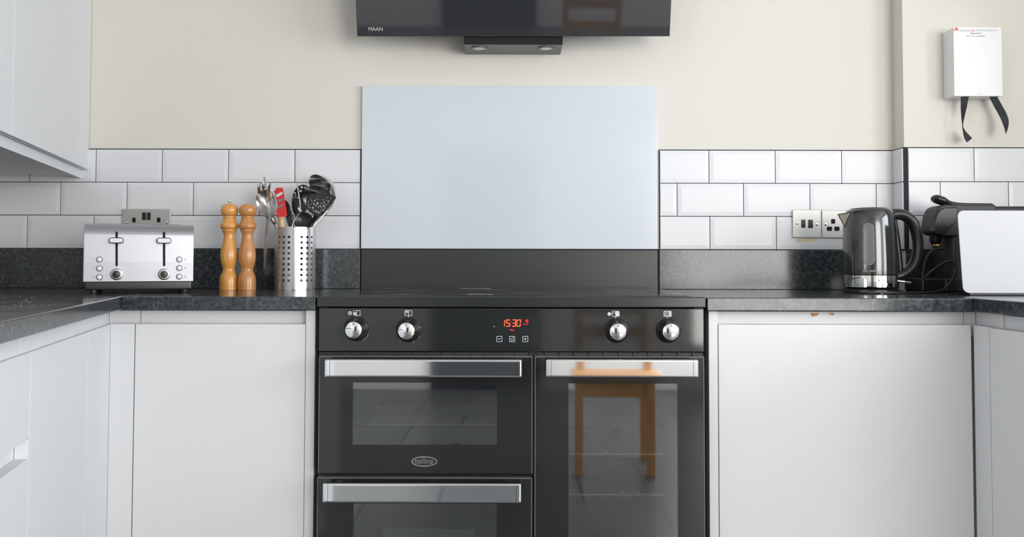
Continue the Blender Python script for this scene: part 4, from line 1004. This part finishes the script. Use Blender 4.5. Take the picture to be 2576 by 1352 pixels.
# ================================================================== white box at the right edge
YX = 2.15
wx0, wx1 = P(2410, 640, YX).x, P(2410, 640, YX).x+.30
wz1 = P(2490, 530, YX).z
t = thing('storage_box', ((wx0+wx1)/2, YX+.08, WT), 'large white box with rounded corners at the right edge of the worktop', 'box')
def rbox(x0, x1, y0, y1, z0, z1, r_, bev):
    pts = [Vector((x, y0, z)) for x, z in rr(x0, z0, x1, z1, r_, 8)]
    for p in pts: p.x += (z1-p.z)*.055*(1 if p.x < (x0+x1)/2 else -1)
    b = prism(pts, Vector((0, y1-y0, 0)), bev, 4); xm = (x0+x1)/2
    for v in b.verts:
        k = (v.co.y-y0)/(y1-y0)
        if k > .3: v.co.x += .075*k*(1 if v.co.x < xm else -1); v.co.z -= .012*k*(v.co.z-z0)/(z1-z0)
    return b
obj('body', rbox(wx0, wx1, YX, YX+.12, WT+.006, wz1, .016, .007), 'whitebox', t, smooth=60)
obj('base', box(wx0+.03, wx1-.03, YX+.004, YX+.06, WT+.0005, WT+.0075, bev=.001), 'blackp', t)

# ================================================================== crumbs
b = bmesh.new()
def crumb(x, y, s):
    p = PZ(x, y, WT); q = bmesh.new(); bmesh.ops.create_icosphere(q, subdivisions=1, radius=s)
    for v in q.verts: v.co *= random.uniform(.6, 1.2)
    q.transform(Matrix.Translation((p.x, p.y, WT+s*.6)) @ Matrix.Diagonal((1.5, 1.2, .6, 1))); merge(b, q)
for k in range(38):
    x = random.gauss(70, 45); y = random.gauss(760, 10)
    if 737 < y < 785 and -20 < x < 260 and y < 800-.203*x-6: crumb(x, y, random.uniform(.0004, .0011))
for k in range(22): crumb(random.uniform(215, 440), random.uniform(737, 745), random.uniform(.0004, .0010))
o = obj('crumbs', b, 'crumb', None, at=(-1.0, 1.6, WT)); tag(o, 'scattered pale crumbs on the dark worktop by the toaster', 'crumbs', kind='stuff')
cp_ = PZ(2218, 741, WT); b = bmesh.new(); bmesh.ops.create_icosphere(b, subdivisions=2, radius=.0024)
for v in b.verts: v.co = Vector((v.co.x*random.uniform(.9, 1.5), v.co.y, v.co.z*.8))*random.uniform(.85, 1.1)
b.transform(Matrix.Translation((cp_.x, cp_.y, WT+.0019)))
o = obj('crumb', b, 'chip', None, at=(cp_.x, cp_.y, WT)); tag(o, 'single orange brown crumb in front of the kettle', 'crumb')

# ================================================================== oak chair behind the viewer, mirrored in the oven glass
t = thing('dining_chair', (.49, -.22, 0), 'light oak chair mirrored in the tall oven door', 'chair', rot=R(4))
MC = WMX[t]
obj('seat', box(-.21, .21, -.21, .21, .43, .455, bev=.008, seg=3, mx=MC), 'oak', t)
b = bmesh.new()
for q in ((-.18, .18, .165, .185, .36, .43), (-.18, .18, -.185, -.165, .36, .43), (-.185, -.165, -.18, .18, .36, .43), (.165, .185, -.18, .18, .36, .43)): box(*q, bm=b, mx=MC)
obj('seat_frame', b, 'oak', t, smooth=0)
for sx in (-.165, .165):
    obj('leg', box(sx-.02, sx+.02, .155, .195, 0, .43, bev=.003, mx=MC), 'oak', t)
    obj('leg', box(sx-.02, sx+.02, -.205, -.165, 0, .93, bev=.003, mx=MC), 'oak', t)
for z in (.60, .72, .86): obj('back_slat', box(-.155, .155, -.195, -.178, z, z+.06, bev=.003, mx=MC), 'oak', t)

# groups of look-alikes
GR = {'utensil': 'cooking utensils in the perforated steel pot', 'worktop': 'granite worktop sections', 'upstand': 'upstands along the back wall', 'mill': 'turned wooden mills'}
for o in list(SC.objects):
    if o.parent is None and 'category' in o:
        if o['category'] in GR: o['group'] = GR[o['category']]
        elif o.name.startswith('base_cabinet'): o['group'] = 'white base cabinets'
        elif o.name.startswith('wall_cabinet'): o['group'] = 'white wall cabinets'
        elif o.name.startswith('wall_socket'): o['group'] = 'brushed steel wall sockets'
